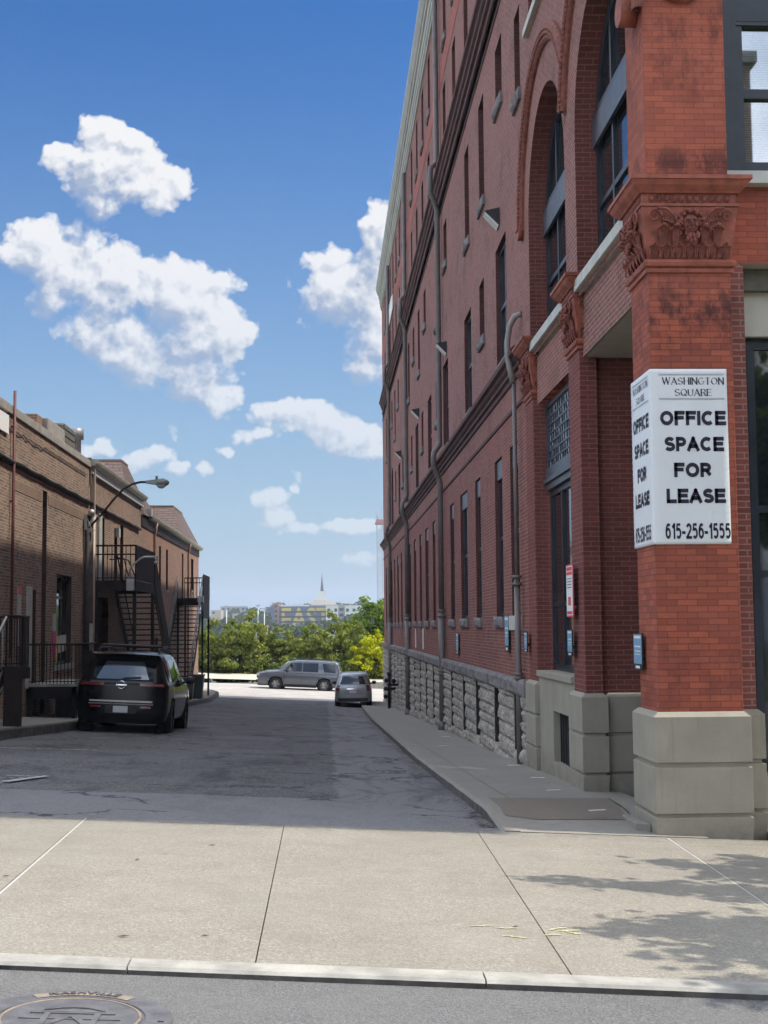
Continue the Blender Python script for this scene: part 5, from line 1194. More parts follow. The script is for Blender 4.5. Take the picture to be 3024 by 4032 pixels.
def stair_one():
    x0, x1, z, gz = -7.08, -5.78, 3.06, G(-6.4, 43)+.19
    t = thing('fire_stair', 'tall dark steel fire stair with a railed landing above the black vehicle', 'outdoor stair', (x0, 41.5, gz)); C = lambda b, n, m: part(b, n, m, t)
    b = MB(); b.box(x0, x1, 41.5, 46.0, z-.05, z); b.box(x0, x1, 41.5, 41.58, z-.30, z-.05); b.box(x1-.08, x1, 41.58, 46, z-.30, z-.05); b.box(x0, x1, 45.9, 46, z-.3, z-.05); C(b, 'landing', M['steel_brown'])
    for (xx, yy) in ((x1-.1, 41.6), (x1-.1, 45.9), (x0+.02, 41.6)): b = MB(); b.box(xx, xx+.1, yy, yy+.12, gz-.2, z-.3); C(b, 'post', M['steel_brown'])
    b = MB(); railing(b, (x0, 41.54, z), (x1-.02, 41.54, z), 1.07, 9, .013, .028, .75); C(b, 'railing', M['steel'])
    b = MB(); b.box(x1-.02, x1, 41.6, 46.0, z+.02, z+1.1); C(b, 'side_panel', M['steel_brown'])
    y0, y1, zb = 46.0, 52.3, gz-.35; s = (z-zb)/(y1-y0); n = 22; b = MB()
    for k in range(n):
        f = (k+1)/(n+1); y = y0+(y1-y0)*f; zz = z-(z-zb)*f; b.box(x0+.04, x1-.03, y-.12, y+.13, zz-.04, zz)
    C(b, 'treads', M['steel'])
    b = MB()
    for x in (x0+.0, x1-.03): b.prism([(x, y0, z+.05), (x, y0, z-.30), (x, y1, zb-.32), (x, y1, zb+.05)], (.03, 0, 0))
    C(b, 'stringer', M['steel_brown'])
    b = MB(); b.prism([(x1, y0, z+1.1), (x1, y0, z+.0), (x1, y1, zb+.08), (x1, y1, zb+1.1)], (.02, 0, 0)); C(b, 'side_panel', M['steel_brown'])
    b = MB(); b.tube([(x0+.05, y0, z+1.0), (x0+.05, y1, zb+1.0)], .025, 6); b.tube([(-6.5, 41.9, z+.75), (-6.25, 43.2, z+.7), (-6.1, 44.0, z+.1)], .022, 6); b.tube([(-6.75, 42.6, z+.7), (-6.3, 42.6, z+.72), (-6.2, 42.6, z+.3), (-6.05, 42.6, z)], .02, 6); C(b, 'handrail', M['steel'])
stair_one()
def stair_two():
    x0, x1, z = -7.05, -5.80, 3.0; gz = G(-6.4, 66)+.19
    t = thing('fire_stair', 'second dark steel fire stair, the farther one standing on slim posts by the street', 'outdoor stair', (x0, 64.7, gz)); C = lambda b, n, m: part(b, n, m, t)
    b = MB(); b.box(x0, x1, 64.7, 68.2, z-.05, z); b.box(x0, x1, 64.7, 64.78, z-.35, z-.05); b.box(x1-.08, x1, 64.78, 68.2, z-.95, z-.05); C(b, 'landing', M['steel'])
    b = MB()
    for y in (64.75, 68.1):
        for xx in (x1-.09, x0): b = MB(); b.box(xx, xx+.09, y, y+.09, gz-.1, z-.3); C(b, 'post', M['steel'])
    b = MB(); railing(b, (x1-.05, 68.15, z), (x0, 68.15, z), 1.1, 8, .015, .03, .78); C(b, 'railing', M['steel'])
    b = MB(); b.box(x1-.02, x1+.01, 64.7, 68.2, z+.0, z+1.15); C(b, 'side_panel', M['steel_brown'])
    y1, zb = 58.2, G(-6.4, 58)+.19; n = 22; b = MB()
    for k in range(n):
        f = (k+1)/(n+1); y = 64.7+(y1-64.7)*f; zz = z-(z-zb)*f; b.box(x0+.04, x1-.03, y-.12, y+.12, zz-.045, zz)
    C(b, 'treads', M['steel'])
    b = MB()
    for x in (x0, x1-.03): b.prism([(x, 64.7, z+.05), (x, 64.7, z-.32), (x, y1, zb-.1), (x, y1, zb+.25)], (.03, 0, 0))
    C(b, 'stringer', M['steel'])
    b = MB()
    for x in (x0+.03, x1-.03):
        b.tube([(x, 64.7, z+1.05), (x, y1+.2, zb+1.1), (x, y1+.1, zb+.1)], .03, 6); b.tube([(x, 64.7, z+.55), (x, y1+.2, zb+.6)], .02, 6)
        for k in range(5): f = k/4; b.tube([(x, 64.7+(y1+.2-64.7)*f, z+(zb-z)*f), (x, 64.7+(y1+.2-64.7)*f, z+(zb-z)*f+1.05)], .018, 5)
    C(b, 'handrail', M['galv_dark'])
    b = MB(); b.box(x1-.25, x1+.03, 64.4, 64.7, z-.2, z+.1); C(b, 'lamp_box', M['galv'])
M['galv_dark'] = mat('grey_painted_rail', (.10, .105, .105), .5, metal=.2, var=.2)
stair_two()
t = thing('floodlight', 'grey gooseneck light with a junction box on the front of the fire stair landing', 'light', (-5.93, 41.42, 2.74))
b = MB(); b.box(-.12, .12, -.06, .06, 0, .36); b.build('junction_box', M['galv'], t, bevel=.015)
b = MB(); b.tube([(-.02, 0, .36), (-.02, 0, .62), (.02, 0, .75), (.3, 0, .98), (.42, 0, 1.03), (.84, 0, 1.03)], .03, 8); b.build('arm', M['galv'], t)
b = MB(); b.tube([(.78, 0, 1.02), (.78, 0, .92)], .045, 8); b.ball((.78, 0, .86), (.07, .07, .06)); b.build('lamp', M['white_dull'], t)
def bin_(x, y, label, s=1):
    t = thing('trash_bin', label, 'trash bin', (x, y, G(x, y)+.19), 0, 'trash bins by the far stair')
    b = MB(); b.hexa([(-.22*s, -.22*s, 0), (.22*s, -.22*s, 0), (.22*s, .22*s, 0), (-.22*s, .22*s, 0)], [(-.30*s, -.3*s, .9*s), (.30*s, -.3*s, .9*s), (.30*s, .32*s, .9*s), (-.30*s, .32*s, .9*s)]); b.build('body', M['bin'], t, bevel=.03)
    b = MB(); b.box(-.32*s, .32*s, -.33*s, .36*s, .9*s, .97*s); b.build('lid', M['galv_dark'], t, bevel=.02)
bin_(-6.12, 60.6, 'dark trash bin nearer the steps of the far fire stair'); bin_(-5.98, 63.4, 'dark trash bin with a grey lid beside the slim stair posts', 1.15)

# ------------------------------------------------------------------ vehicles (built nose towards +y, rear bumper at y = 0)
def vehicle(t, L, Wd, H, paint, secs, beltz, glz, wheels, wr, rimm, cfg):
    """secs: stations (y, hood/roof z, roof half width, belt half width) ; surface lofted from sill to roof"""
    hw = Wd/2
    def sect(s):
        y, zt, rw, k, dy = s          # dy: how far the top leans forward of the belt at this station
        bz = min(beltz, zt-.06)
        pts = [(hw*.84*k, .27, 0), (hw*.955*k, .34, -.01), (hw*.985*k, .52, -.015), (hw*1.0*k, .78, -.01), (hw*.985*k, bz-.07, 0), (hw*.95*k, bz, .01)]
        top = rw*hw
        if zt > beltz+.15:
            g = zt-.10
            for f in (.25, .5, .75, 1.0): pts.append((hw*.93*k+(top-hw*.93*k)*f, bz+.03+(g-bz-.03)*f, dy*f))
            pts += [(top*.95, zt-.045, dy*1.05), (top*.80, zt-.008, dy*1.1), (top*.45, zt+.012, dy*1.1), (0, zt+.018, dy*1.1)]
        else:
            for f in (.2, .4, .6, .8): pts.append((hw*.93*k+(top-hw*.93*k)*f, bz+.01+(zt-.03-bz-.01)*f, 0))
            pts += [(top*.95, zt-.02, 0), (top*.8, zt-.005, 0), (top*.45, zt+.01, 0), (0, zt+.018, 0)]
        return [Vector((x, y+d, z)) for (x, z, d) in pts]
    S = [sect(s) for s in secs]
    n = len(S[0])
    full = [s+[Vector((-v.x, v.y, v.z)) for v in reversed(s[:-1])] for s in S]
    # wheel openings are cut by dropping the side faces that fall inside them
    def in_arch(v): return any((v.y-wy)**2+(v.z-wr)**2 < (wr*1.13)**2 for wy in wheels)
    b = MB()
    # refine along y for cleaner arches
    fine = []
    for i in range(len(full)-1):
        m = max(1, int(round((secs[i+1][0]-secs[i][0])/.07)))
        for k in range(m): f = k/m; fine.append([a.lerp(c, f) for a, c in zip(full[i], full[i+1])])
    fine.append(full[-1])
    mcol = len(fine[0]); vs = []; 
    for r in fine:
        for j, v in enumerate(r): vs.append(v.copy())
    for v in vs:
        for wy in wheels:
            if v.z < wr+.45 and abs(v.x) > hw*.7:
                dx, dz = v.y-wy, v.z-wr; d = math.hypot(dx, dz); rr = wr*1.13
                if d < rr and d > .001 and v.z > .2: v.y = wy+dx/d*rr; v.z = max(.26, wr+dz/d*rr)
    fs = []
    for i in range(len(fine)-1):
        for j in range(mcol-1):
            q = (i*mcol+j, i*mcol+j+1, (i+1)*mcol+j+1, (i+1)*mcol+j)
            c = sum((fine[i][j]+fine[i+1][j+1]+fine[i][j+1]+fine[i+1][j] for _ in (0,)), Vector())/4
            if abs(c.x) > hw*.7 and in_arch(c): continue
            fs.append(q)
    b.add(vs, fs, True)
    # front and rear closures as bulged horizontal strips
    for s, sg in ((S[0], -1), (S[-1], 1)):
        rows = []
        for p in s[:-1]: rows.append([Vector((p.x*(1-2*i/8), p.y+sg*.05*(1-(1-2*i/8)**2), p.z)) for i in range(9)])
        b.grid(rows, True)
        b.quad(rows[0][0], rows[0][-1], (-hw*.8, s[0].y-sg*.3, .26), (hw*.8, s[0].y-sg*.3, .26))
    b.quad((hw*.82, .3, .27), (-hw*.82, .3, .27), (-hw*.82, L-.3, .27), (hw*.82, L-.3, .27))
    b.build('body', paint, t, bevel=0)
    def rear_pt(u, z, off=.012):        # on the rear closure: u -1..1 across, z height
        s = S[0]
        for a, c in zip(s[:-2], s[1:-1]):
            if a.z <= z <= c.z: f = (z-a.z)/(c.z-a.z) if c.z > a.z else 0; p = a.lerp(c, f); break
        else: p = s[-2]
        return Vector((p.x*u, p.y-.05*(1-u*u)-off, z))
    def rear_panel(u0, u1, z0, z1, nm, m, off=.012, taper=0, par=None, nu=8, nz=4):
        k = MB(); k.grid([[rear_pt((u0+(u1-u0)*i/nu)*(1-taper*(j/nz)), z0+(z1-z0)*j/nz, off) for i in range(nu+1)] for j in range(nz+1)]); o = k.build(nm, m, par or t, fix=False)
        md = o.modifiers.new('s', 'SOLIDIFY'); md.thickness = .015; md.offset = -1; return o
    def side_pt(sg, y, f):              # f: 0 belt .. 1 under roof, on the glasshouse
        for (a, c) in zip(full[:-1], full[1:]):
            ya = a[5].y*(1-f)+a[9].y*f; yc = c[5].y*(1-f)+c[9].y*f
            if ya <= y <= yc:
                q = (y-ya)/(yc-ya); lo = a[5].lerp(c[5], q); hi = a[9].lerp(c[9], q); p = lo.lerp(hi, f); p.y = y; p.x = (p.x+.012)*sg; return p
        return Vector((hw*.8*sg, y, beltz))
    for sg in (1, -1):
        for (yb0, yb1, yt0, yt1) in cfg['side']:
            k = MB(); k.grid([[side_pt(sg, (yb0+(yt0-yb0)*j/3)*(1-i/6)+(yb1+(yt1-yb1)*j/3)*i/6, .06+.86*j/3) for i in range(7)] for j in range(4)]); k.build('side_window', M['car_glass'], t, fix=False)
    k = MB(); a, c = cfg['screen']; k.grid([[Vector((hw*(.86-.17*j/4)*(1-2*i/8), a[0]+(c[0]-a[0])*j/4+.06*(1-(1-2*i/8)**2), a[1]+(c[1]-a[1])*j/4+.012)) for i in range(9)] for j in range(5)]); k.build('windscreen', M['car_glass'], t, fix=False)
    # wheels
    for wy in wheels:
        for sg in (1, -1):
            w = MB(); x = sg*(hw-.115); w.lathe([(wr*.62, -.11), (wr*.93, -.115), (wr, -.085), (wr, .085), (wr*.93, .115), (wr*.62, .11), (wr*.60, 0), (wr*.62, -.11)], (x, wy, wr), 'X', 28)
            ww = w.build('wheel', M['tyre'], t)
            w = MB(); w.lathe([(wr*.61, .09), (wr*.61, .075), (wr*.55, .06), (wr*.55, .02), (wr*.10, .02)], (0, 0, 0), 'X', 28)
            for q in range(6):
                an = q*math.pi/3
                for dq in (-.12, .12):
                    w.add([Vector((.075, math.cos(an+dq*.6)*wr*.1, math.sin(an+dq*.6)*wr*.1)), Vector((.095, math.cos(an+dq)*wr*.58, math.sin(an+dq)*wr*.58)), Vector((.095, math.cos(an+dq+.10)*wr*.58, math.sin(an+dq+.10)*wr*.58)), Vector((.075, math.cos(an+dq+.3)*wr*.1, math.sin(an+dq+.3)*wr*.1))], [(0, 1, 2, 3)])
            w.lathe([(0, .095), (wr*.14, .09), (wr*.16, .07)], (0, 0, 0), 'X', 12)
            w.xf(lambda v: Vector((v.x*sg+x, v.y+wy, v.z+wr))); w.build('rim', rimm, ww, fix=False)
            w = MB(); w.lathe([(wr*1.13, -.02), (wr*1.13, -.26), (wr*.3, -.26)], (0, 0, 0), 'X', 24); w.xf(lambda v: Vector((v.x*sg+sg*(hw-.03), v.y+wy, v.z+wr))); w.build('wheel_housing', M['trim'], t, fix=False)
    # door mirrors
    for sg in (1, -1):
        k = MB(); k.ball((sg*(hw+.11), cfg['mirror'], beltz+.07), (.12, .08, .09), 12, 8); k.tube([(sg*(hw-.1), cfg['mirror']+.03, beltz), (sg*(hw+.05), cfg['mirror'], beltz+.04)], .03, 6); k.build('door_mirror', cfg.get('mm', M['trim']), t)
    return rear_panel, rear_pt
# black vehicle
gx = -4.50; y0 = 30.15
t = thing('parked_car', 'large black sport utility vehicle with roof rails, parked tail towards the camera on the left', 'car', (gx, y0, G(gx, 32.5)-.0), R(0), None)
t.rotation_euler = (math.atan(-.0375), math.atan(.047), R(-.6)); t.scale = (1.045, 1, 1.09); t.location.x -= .04
rp, rpt = vehicle(t, 5.0, 1.98, 1.74, M['black_car'], [(0.04, 1.66, .70, .93, .38), (.22, 1.70, .74, .985, .30), (.9, 1.73, .76, 1, .06), (2.2, 1.745, .77, 1, 0), (3.0, 1.70, .75, 1, -.02), (3.35, 1.60, .72, 1, -.05), (3.95, 1.14, .80, .995, 0), (4.55, 1.06, .78, .96, 0), (4.92, .92, .70, .86, 0)], 1.10, 1.6,
    (.98, 3.88), .385, M['rim_dark'], dict(side=[(.52, 1.05, .62, 1.05), (1.15, 2.1, 1.15, 2.1), (2.2, 3.45, 2.2, 3.05)], screen=((3.93, 1.15), (3.3, 1.62)), mirror=3.25))
rp(-.66, .66, 1.16, 1.52, 'rear_window', M['car_glass_bright'], taper=.14)
rp(-.98, -.42, 1.03, 1.085, 'tail_light', M['lamp_red']); rp(.42, .98, 1.03, 1.085, 'tail_light', M['lamp_red'])
rp(-.78, .74, 1.085, 1.125, 'tailgate_spoiler_strip', M['rim_dark'], .02)
rp(-.72, .72, .70, .735, 'chrome_strip', M['galv'], .03); rp(-.74, .74, .655, .67, 'bumper_line', M['grey_metal'], .02)
rp(-.70, -.46, .585, .625, 'reflector', M['lamp_red'], .02); rp(.46, .70, .585, .625, 'reflector', M['lamp_red'], .02)
rp(-.36, .36, .47, .63, 'plate_recess', M['trim'], .012)
o = rp(-.17, .17, .49, .62, 'licence_plate', M['plate'], .03)
k = text_mb('515', .11, .002, .001); k.xf(lambda v: Vector((v.x*.8, -.052-v.z, .556+v.y))); k.build('plate_number', M['ink'], o)
k = MB(); k.tube([(.085*math.cos(a), -.085, 1.045+.075*math.sin(a)) for a in [q*math.pi/10 for q in range(21)]], .011, 6); k.box(-.11, .11, -.092, -.08, 1.032, 1.058); k.build('badge', M['chrome'], t)
k = MB(); k.tube([(.0, .04, 1.16), (.10, .035, 1.19), (.38, .05, 1.20)], .018, 6); k.build('rear_wiper', M['trim'], t)
k = MB(); k.grid([[Vector((-.72+1.44*i/8, .22+.28*j+.02*(1-(1-i/4)**2)*-1, 1.66+.04*j+.015*(1-(1-i/4)**2))) for i in range(9)] for j in (0, 1)]); q = k.build('roof_spoiler', M['black_car'], t, fix=False); md = q.modifiers.new('s', 'SOLIDIFY'); md.thickness = .03
for sg in (1, -1):
    k = MB(); k.tube([(sg*.64, .75, 1.72), (sg*.64, .85, 1.80), (sg*.64, 2.0, 1.82), (sg*.63, 2.9, 1.80), (sg*.62, 3.0, 1.72)], .022, 8); k.build('roof_rail', M['trim'], t)
for y in (1.1, 2.4): k = MB(); k.tube([(-.68, y, 1.83), (-.64, y, 1.86), (.64, y, 1.86), (.68, y, 1.83)], .024, 8); k.build('roof_bar', M['trim'], t)
# small silver one by the corner of the brick block
gx = 1.34; y0 = 65.6
t = thing('parked_car', 'silver compact sport utility vehicle stopped at the far end of the alley, seen from behind', 'car', (gx, y0, G(gx, 66)), R(-2.2))
rp, rpt = vehicle(t, 4.75, 1.80, 1.66, M['silver_car'], [(0.04, 1.58, .72, .93, .32), (.22, 1.62, .76, .985, .25), (.9, 1.65, .78, 1, .05), (2.2, 1.66, .78, 1, 0), (2.8, 1.62, .76, 1, -.02), (3.2, 1.50, .72, 1, -.05), (3.75, 1.10, .80, .995, 0), (4.35, 1.0, .78, .96, 0), (4.70, .88, .70, .86, 0)], 1.02, 1.5,
    (.95, 3.72), .35, M['rim'], dict(side=[(.5, 1.0, .62, 1.0), (1.1, 2.0, 1.1, 2.0), (2.1, 3.2, 2.1, 2.85)], screen=((3.72, 1.1), (3.15, 1.52)), mirror=3.05))
rp(-.84, .84, 1.13, 1.50, 'rear_window', M['car_glass'], taper=.08)
rp(-.98, -.80, .82, 1.08, 'tail_light', M['lamp_red']); rp(.80, .98, .82, 1.08, 'tail_light', M['lamp_red'])
rp(-.36, .36, .88, .93, 'chrome_strip', M['chrome'], .03); rp(-.5, .5, .66, .86, 'plate_recess', M['grey_metal'], .01); rp(-.2, .2, .70, .83, 'licence_plate', M['plate'], .03)
rp(-.60, .60, .545, .575, 'bumper_line', M['galv'], .02); rp(-.9, .9, .30, .46, 'lower_bumper', M['trim'], .012)
for sg in (1, -1):
    k = MB(); k.tube([(sg*.62, .7, 1.63), (sg*.62, .8, 1.71), (sg*.62, 2.4, 1.71), (sg*.62, 2.5, 1.64)], .02, 6); k.build('roof_rail', M['chrome'], t)
# grey full size one crossing, nose to the left
p0 = at(1325, 2712, 79.3)
t = thing('parked_car', 'dark grey full size sport utility vehicle crossing the far street, seen from the side', 'car', (1.02, 79.2, -2.30), R(96.5))
t.rotation_euler = (0, 0, R(81.5))
t.location = (1.02, 83.0, -2.40); t.rotation_euler = (math.atan(.047), 0, R(84.5))
rp, rpt = vehicle(t, 5.18, 2.04, 1.88, M['grey_car'], [(0.04, 1.78, .78, .95, .22), (.2, 1.83, .80, .99, .18), (.9, 1.86, .81, 1, .05), (2.2, 1.87, .81, 1, 0), (3.0, 1.84, .79, 1, -.03), (3.35, 1.74, .76, 1, -.06), (3.85, 1.24, .84, .998, 0), (4.6, 1.17, .84, .98, 0), (5.1, 1.04, .80, .93, 0)], 1.16, 1.75,
    (1.02, 3.97), .40, M['rim'], dict(side=[(.34, 1.05, .42, 1.18), (1.42, 2.35, 1.42, 2.35), (2.42, 3.55, 2.42, 3.12)], screen=((3.82, 1.25), (3.32, 1.75)), mirror=3.3))
rp(-.99, -.84, .95, 1.45, 'tail_light', M['lamp_red']); rp(.84, .99, .95, 1.45, 'tail_light', M['lamp_red']); rp(-.7, .7, 1.25, 1.66, 'rear_window', M['car_glass'])
hw = 1.02
for sg in (1, -1):
    k = MB(); k.box(sg*hw*1.005-.012, sg*hw*1.005+.012, .25, 4.1, 1.085, 1.105); k.build('chrome_strip', M['chrome'], t)
    for y in (1.55, 2.55): k = MB(); k.box(sg*hw*1.0-.03, sg*hw*1.0+.03, y, y+.22, .98, 1.02); k.build('door_handle', M['chrome'], t)
    for y in (1.36, 2.39, 3.45): k = MB(); k.box(sg*hw-.012, sg*hw+.006, y, y+.012, .42, 1.08); k.build('door_seam', M['trim'], t)
    k = MB(); k.box(sg*hw*.97-.05, sg*hw*.97+.04, 1.5, 3.5, .24, .33); k.build('sill', M['trim'], t)
    k = MB(); k.box(sg*.62, sg*.95, 5.0, 5.16, .86, 1.0); k.build('headlight', M['lamp_clear'], t)
    k = MB(); k.tube([(sg*.7, .9, 1.88), (sg*.7, 1.0, 1.93), (sg*.7, 2.8, 1.92), (sg*.7, 2.95, 1.85)], .02, 6); k.build('roof_rail', M['trim'], t)
k = MB(); k.box(-.85, .85, 5.08, 5.2, .42, .60); k.box(-.6, .6, 5.1, 5.2, .7, .95); k.build('grille', M['trim'], t)

# ------------------------------------------------------------------ trees
def leaf_blob(b, c, r, n, s, rnd, flat=1.0):
    c = Vector(c)
    for i in range(n):
        d = Vector((rnd.gauss(0, 1), rnd.gauss(0, 1), rnd.gauss(0, 1))).normalized()
        k = rnd.random()**.38
        p = c+Vector((d.x*r[0], d.y*r[1], d.z*r[2]))*k
        nn = (d+Vector((rnd.gauss(0, .6), rnd.gauss(0, .6), rnd.gauss(.3, .6)))).normalized(); a = nn.orthogonal().normalized(); e = nn.cross(a)
        an = rnd.random()*6.28; a, e = a*math.cos(an)+e*math.sin(an), e*math.cos(an)-a*math.sin(an)
        w = s*rnd.uniform(.6, 1.25); l = w*rnd.uniform(1.0, 1.7)
        b.add([p-a*w*.5, p+e*l*.45+nn*w*.12, p+a*w*.5, p-e*l*.5-nn*w*.08], [(0, 1, 2, 3)])
def make_tree(name, label, cat, loc, crown, leaves, size, lm, rnd, trunk_h, tr=.12, group=None, clump=None):
    t = thing(name, label, cat, loc, 0, group)
    b = MB(); total = sum(r[0]*r[1]*r[2] for _, r in crown)
    for (c, r) in crown:
        n = int(leaves*(r[0]*r[1]*r[2])/total); m = max(3, int(n/70))
        for i in range(m):
            d = Vector((rnd.gauss(0, 1), rnd.gauss(0, 1), rnd.gauss(0, 1))).normalized()*rnd.uniform(.45, 1.02)
            cc = Vector(c)+Vector((d.x*r[0], d.y*r[1], d.z*r[2])); q = min(r)*rnd.uniform(.22, .42)
            leaf_blob(b, cc, (q*1.25, q*1.25, q*.8), n//m, size, rnd)
    b.build('crown', lm, t, fix=False)
    b = MB(); top = crown[0][0]
    b.tube([(0, 0, -.4), (rnd.uniform(-.1, .1), rnd.uniform(-.1, .1), trunk_h*.5), (top[0]*.4, top[1]*.4, trunk_h)], [tr*1.3, tr, tr*.7], 8)
    for (c, r) in crown:
        b.tube([(top[0]*.3, top[1]*.3, trunk_h*.75), (c[0]*.6, c[1]*.6, (trunk_h+c[2])/2), (c[0], c[1], c[2]+r[2]*.3)], [tr*.6, tr*.4, tr*.12], 6)
    b.build('trunk', M['bark'], t, fix=False)
    return t
rnd = random.Random(11)
def crown_set(w, h, n, base): return [((rnd.uniform(-w*.5, w*.5), rnd.uniform(-w*.35, w*.35), base+h*rnd.uniform(.25, .8)), (w*rnd.uniform(.28, .42), w*rnd.uniform(.28, .4), h*rnd.uniform(.22, .34))) for _ in range(n)]
HG = 'olive green trees in the row across the far street'
zb = -2.6
protoA = make_tree('broadleaf_tree', 'rounded olive tree right above the front of the crossing grey vehicle', 'tree', (-3.1, 96.3, zb), [((0, 0, 2.0), (1.7, 1.5, 1.5))]+crown_set(2.6, 3.6, 6, .4), 7500, .17, M['leaf'], rnd, 2.2, group=HG)
protoB = make_tree('broadleaf_tree', 'wide olive tree seen just right of the slim stair posts', 'tree', (-8.3, 96, zb), [((0, 0, 2.1), (2.0, 1.6, 1.6))]+crown_set(3.4, 3.7, 7, .5), 8000, .17, M['leaf'], rnd, 2.4, group=HG)
def put(proto, x, y, z, s, rz, label, sz=None):
    c = copy_tree(proto); c.location = (x, y, z); c.scale = (s, s, (sz or s)*1.1); c.rotation_euler = (0, 0, rz); c['label'] = label; return c
put(protoB, -5.9, 95.4, zb, .92, 1.4, 'tallest olive tree, left of the nose of the crossing grey vehicle', 1.02)
put(protoA, -.9, 96.0, zb, .98, 2.5, 'olive tree rising behind the roof of the crossing grey vehicle', .95)
put(protoB, 1.1, 95.8, zb, .85, 3.6, 'olive tree behind the gap between the grey and the silver vehicle', 1.0)
put(protoA, -10.9, 96, zb, 1.05, .7, 'olive tree mostly hidden behind the far fire stair')
put(protoB, -14.2, 95.7, zb, 1.0, 5.1, 'olive tree behind the end of the orange brick building')
put(protoA, 7.2, 96.2, zb, 1.05, 4.4, 'olive tree behind the far corner of the brick block')
put(protoB, 10.5, 96.2, zb, 1.1, 2.1, 'last olive tree of the row, behind the brick block')
darkp = make_tree('shrub', 'dark green shrub low behind the nose of the crossing grey vehicle', 'shrub', (-5.0, 94.6, zb), [((0, 0, .9), (1.4, .8, .95)), ((1.2, .2, .8), (1.2, .8, .85)), ((-1.2, 0, .9), (1.2, .8, .8))], 5200, .15, M['leaf_dark'], rnd, .8, .05, group='dark shrubs along the far pavement')
for i, (x, s, l) in enumerate(((-8.2, 1.05, 'dark green shrub at the foot of the leftmost olive trees'), (-1.9, 1.1, 'dark green shrub behind the middle of the crossing grey vehicle'), (1.2, 1.0, 'dark green shrub behind the tail of the crossing grey vehicle'), (4.0, 1.05, 'dark green shrub low at the corner of the brick block beyond the silver vehicle'), (-11.4, 1.1, 'dark green shrub behind the far fire stair'), (7.0, 1.1, 'dark green shrub hidden behind the brick block'))): put(darkp, x, 94.6+(i % 2)*.4, zb, s, i*1.3, l)
make_tree('flowering_tree', 'bright yellow green tree glowing in the sun next to the brick block', 'tree', (3.35, 94.0, zb), [((0, 0, 2.1), (1.35, 1.1, 1.3)), ((-.7, -.3, 1.5), (.9, .8, .9)), ((.8, 0, 1.7), (1.1, .9, 1.2)), ((.1, 0, 3.1), (.45, .45, .9)), ((-.9, 0, 2.4), (.7, .6, .6)), ((.9, -.3, 2.9), (.8, .7, .8))], 9000, .14, M['leaf_yellow'], rnd, 1.8, .07)
make_tree('broadleaf_tree', 'tall bright green tree rising above the yellow one beside the brick block', 'tree', (3.9, 101.5, -3.6), [((0, 0, 5.4), (1.8, 1.6, 1.6)), ((-1.3, 0, 4.8), (1.3, 1.2, 1.1)), ((1.3, 0, 6.1), (1.5, 1.3, 1.3)), ((-.2, 0, 6.6), (1.2, 1.0, .9)), ((-2.2, 0, 4.3), (1.0, 1.0, .8)), ((1.5, .4, 4.2), (1.6, 1.4, 1.4)), ((-.6, 0, 3.6), (1.7, 1.4, 1.2))], 11000, .17, M['leaf_green'], rnd, 4.4, .14)
# the street tree whose shadow falls over the sidewalk, just right of the frame
def street_tree():
    r2 = random.Random(21); t = thing('street_tree', 'street tree standing at the kerb right of the frame and shading the sidewalk', 'tree', (7.6, 8.5, -.35))
    b = MB(); w = MB(); w.tube([(0, 0, -.2), (.05, 0, 1.8), (0, .05, 3.4), (-.1, 0, 5.4)], [.16, .13, .11, .05], 8)
    for i in range(90):
        a = r2.uniform(math.pi*.5, math.pi*1.5) if i < 72 else r2.uniform(0, 6.28); L = r2.uniform(1.2, 3.3) if i < 72 else r2.uniform(1, 2.2); z0 = r2.uniform(3.0, 5.0); z1 = z0+r2.uniform(.0, 1.1)
        e = Vector((math.cos(a)*L, math.sin(a)*L*1.05, z1)); o = Vector((0, 0, z0-.3)); m_ = o.lerp(e, .5)+Vector((0, 0, .2))
        w.tube([o, m_, e], [.035, .02, .008], 5, cap=False)
        for k in range(int(L*95)):
            f = r2.uniform(.25, 1.05); p = o.lerp(m_, f*2) if f < .5 else m_.lerp(e, f*2-1); p = p+Vector((r2.gauss(0, .13), r2.gauss(0, .13), r2.gauss(0, .09)))
            leaf_blob(b, p, (.03, .03, .03), 1, .15, r2)
    b.build('crown', M['leaf_green'], t, fix=False); w.build('trunk', M['bark'], t, fix=False)
street_tree()

# ------------------------------------------------------------------ the far bank, several hundred metres off
def far_block(name, label, px0, px1, ptop, Yd, depth, m, cat='building', zbot=-16):
    a = at(px0, ptop, Yd); c = at(px1, ptop, Yd); t = thing(name, label, cat, ((a.x+c.x)/2, Yd, zbot))
    x = (c.x-a.x)/2; h = a.z-zbot
    b = MB(); b.box(-x, x, 0, depth, 0, h); b.build('walls', m, t); return t, x, h
fm = lambda n, c: mat(n, c, .8, var=.08, vs=.05)
M['f_navy'], M['f_brick'], M['f_yellow'], M['f_white'], M['f_grey'], M['f_dark'] = fm('far_navy', (.085, .11, .17)), fm('far_brick', (.30, .15, .11)), fm('far_yellow', (.55, .44, .10)), fm('far_white', (.62, .62, .58)), fm('far_grey', (.26, .28, .30)), fm('far_dark', (.03, .035, .045))
M['f_tan'], M['f_roof'] = fm('far_tan', (.42, .36, .29)), fm('far_roof_red', (.33, .06, .05))
t, x, h = far_block('parking_garage', 'navy parking garage with the word EAST painted in large yellow letters', 1098, 1284, 2388, 700, 40, M['f_navy'])
b = MB()
for k in range(5): z = h-2.4-k*2.6; b.box(-x+.3, x-.3, -.25, 0, z-.9, z)
b.build('deck_opening', M['f_dark'], t)
k = text_mb('EAST', 13, .28, .2); xs = [v[0] for v in k.v]; s = 25.5/(max(xs)-min(xs)); ys_ = [v[1] for v in k.v]; cy = (max(ys_)+min(ys_))/2; hs = 11.2/(max(ys_)-min(ys_))
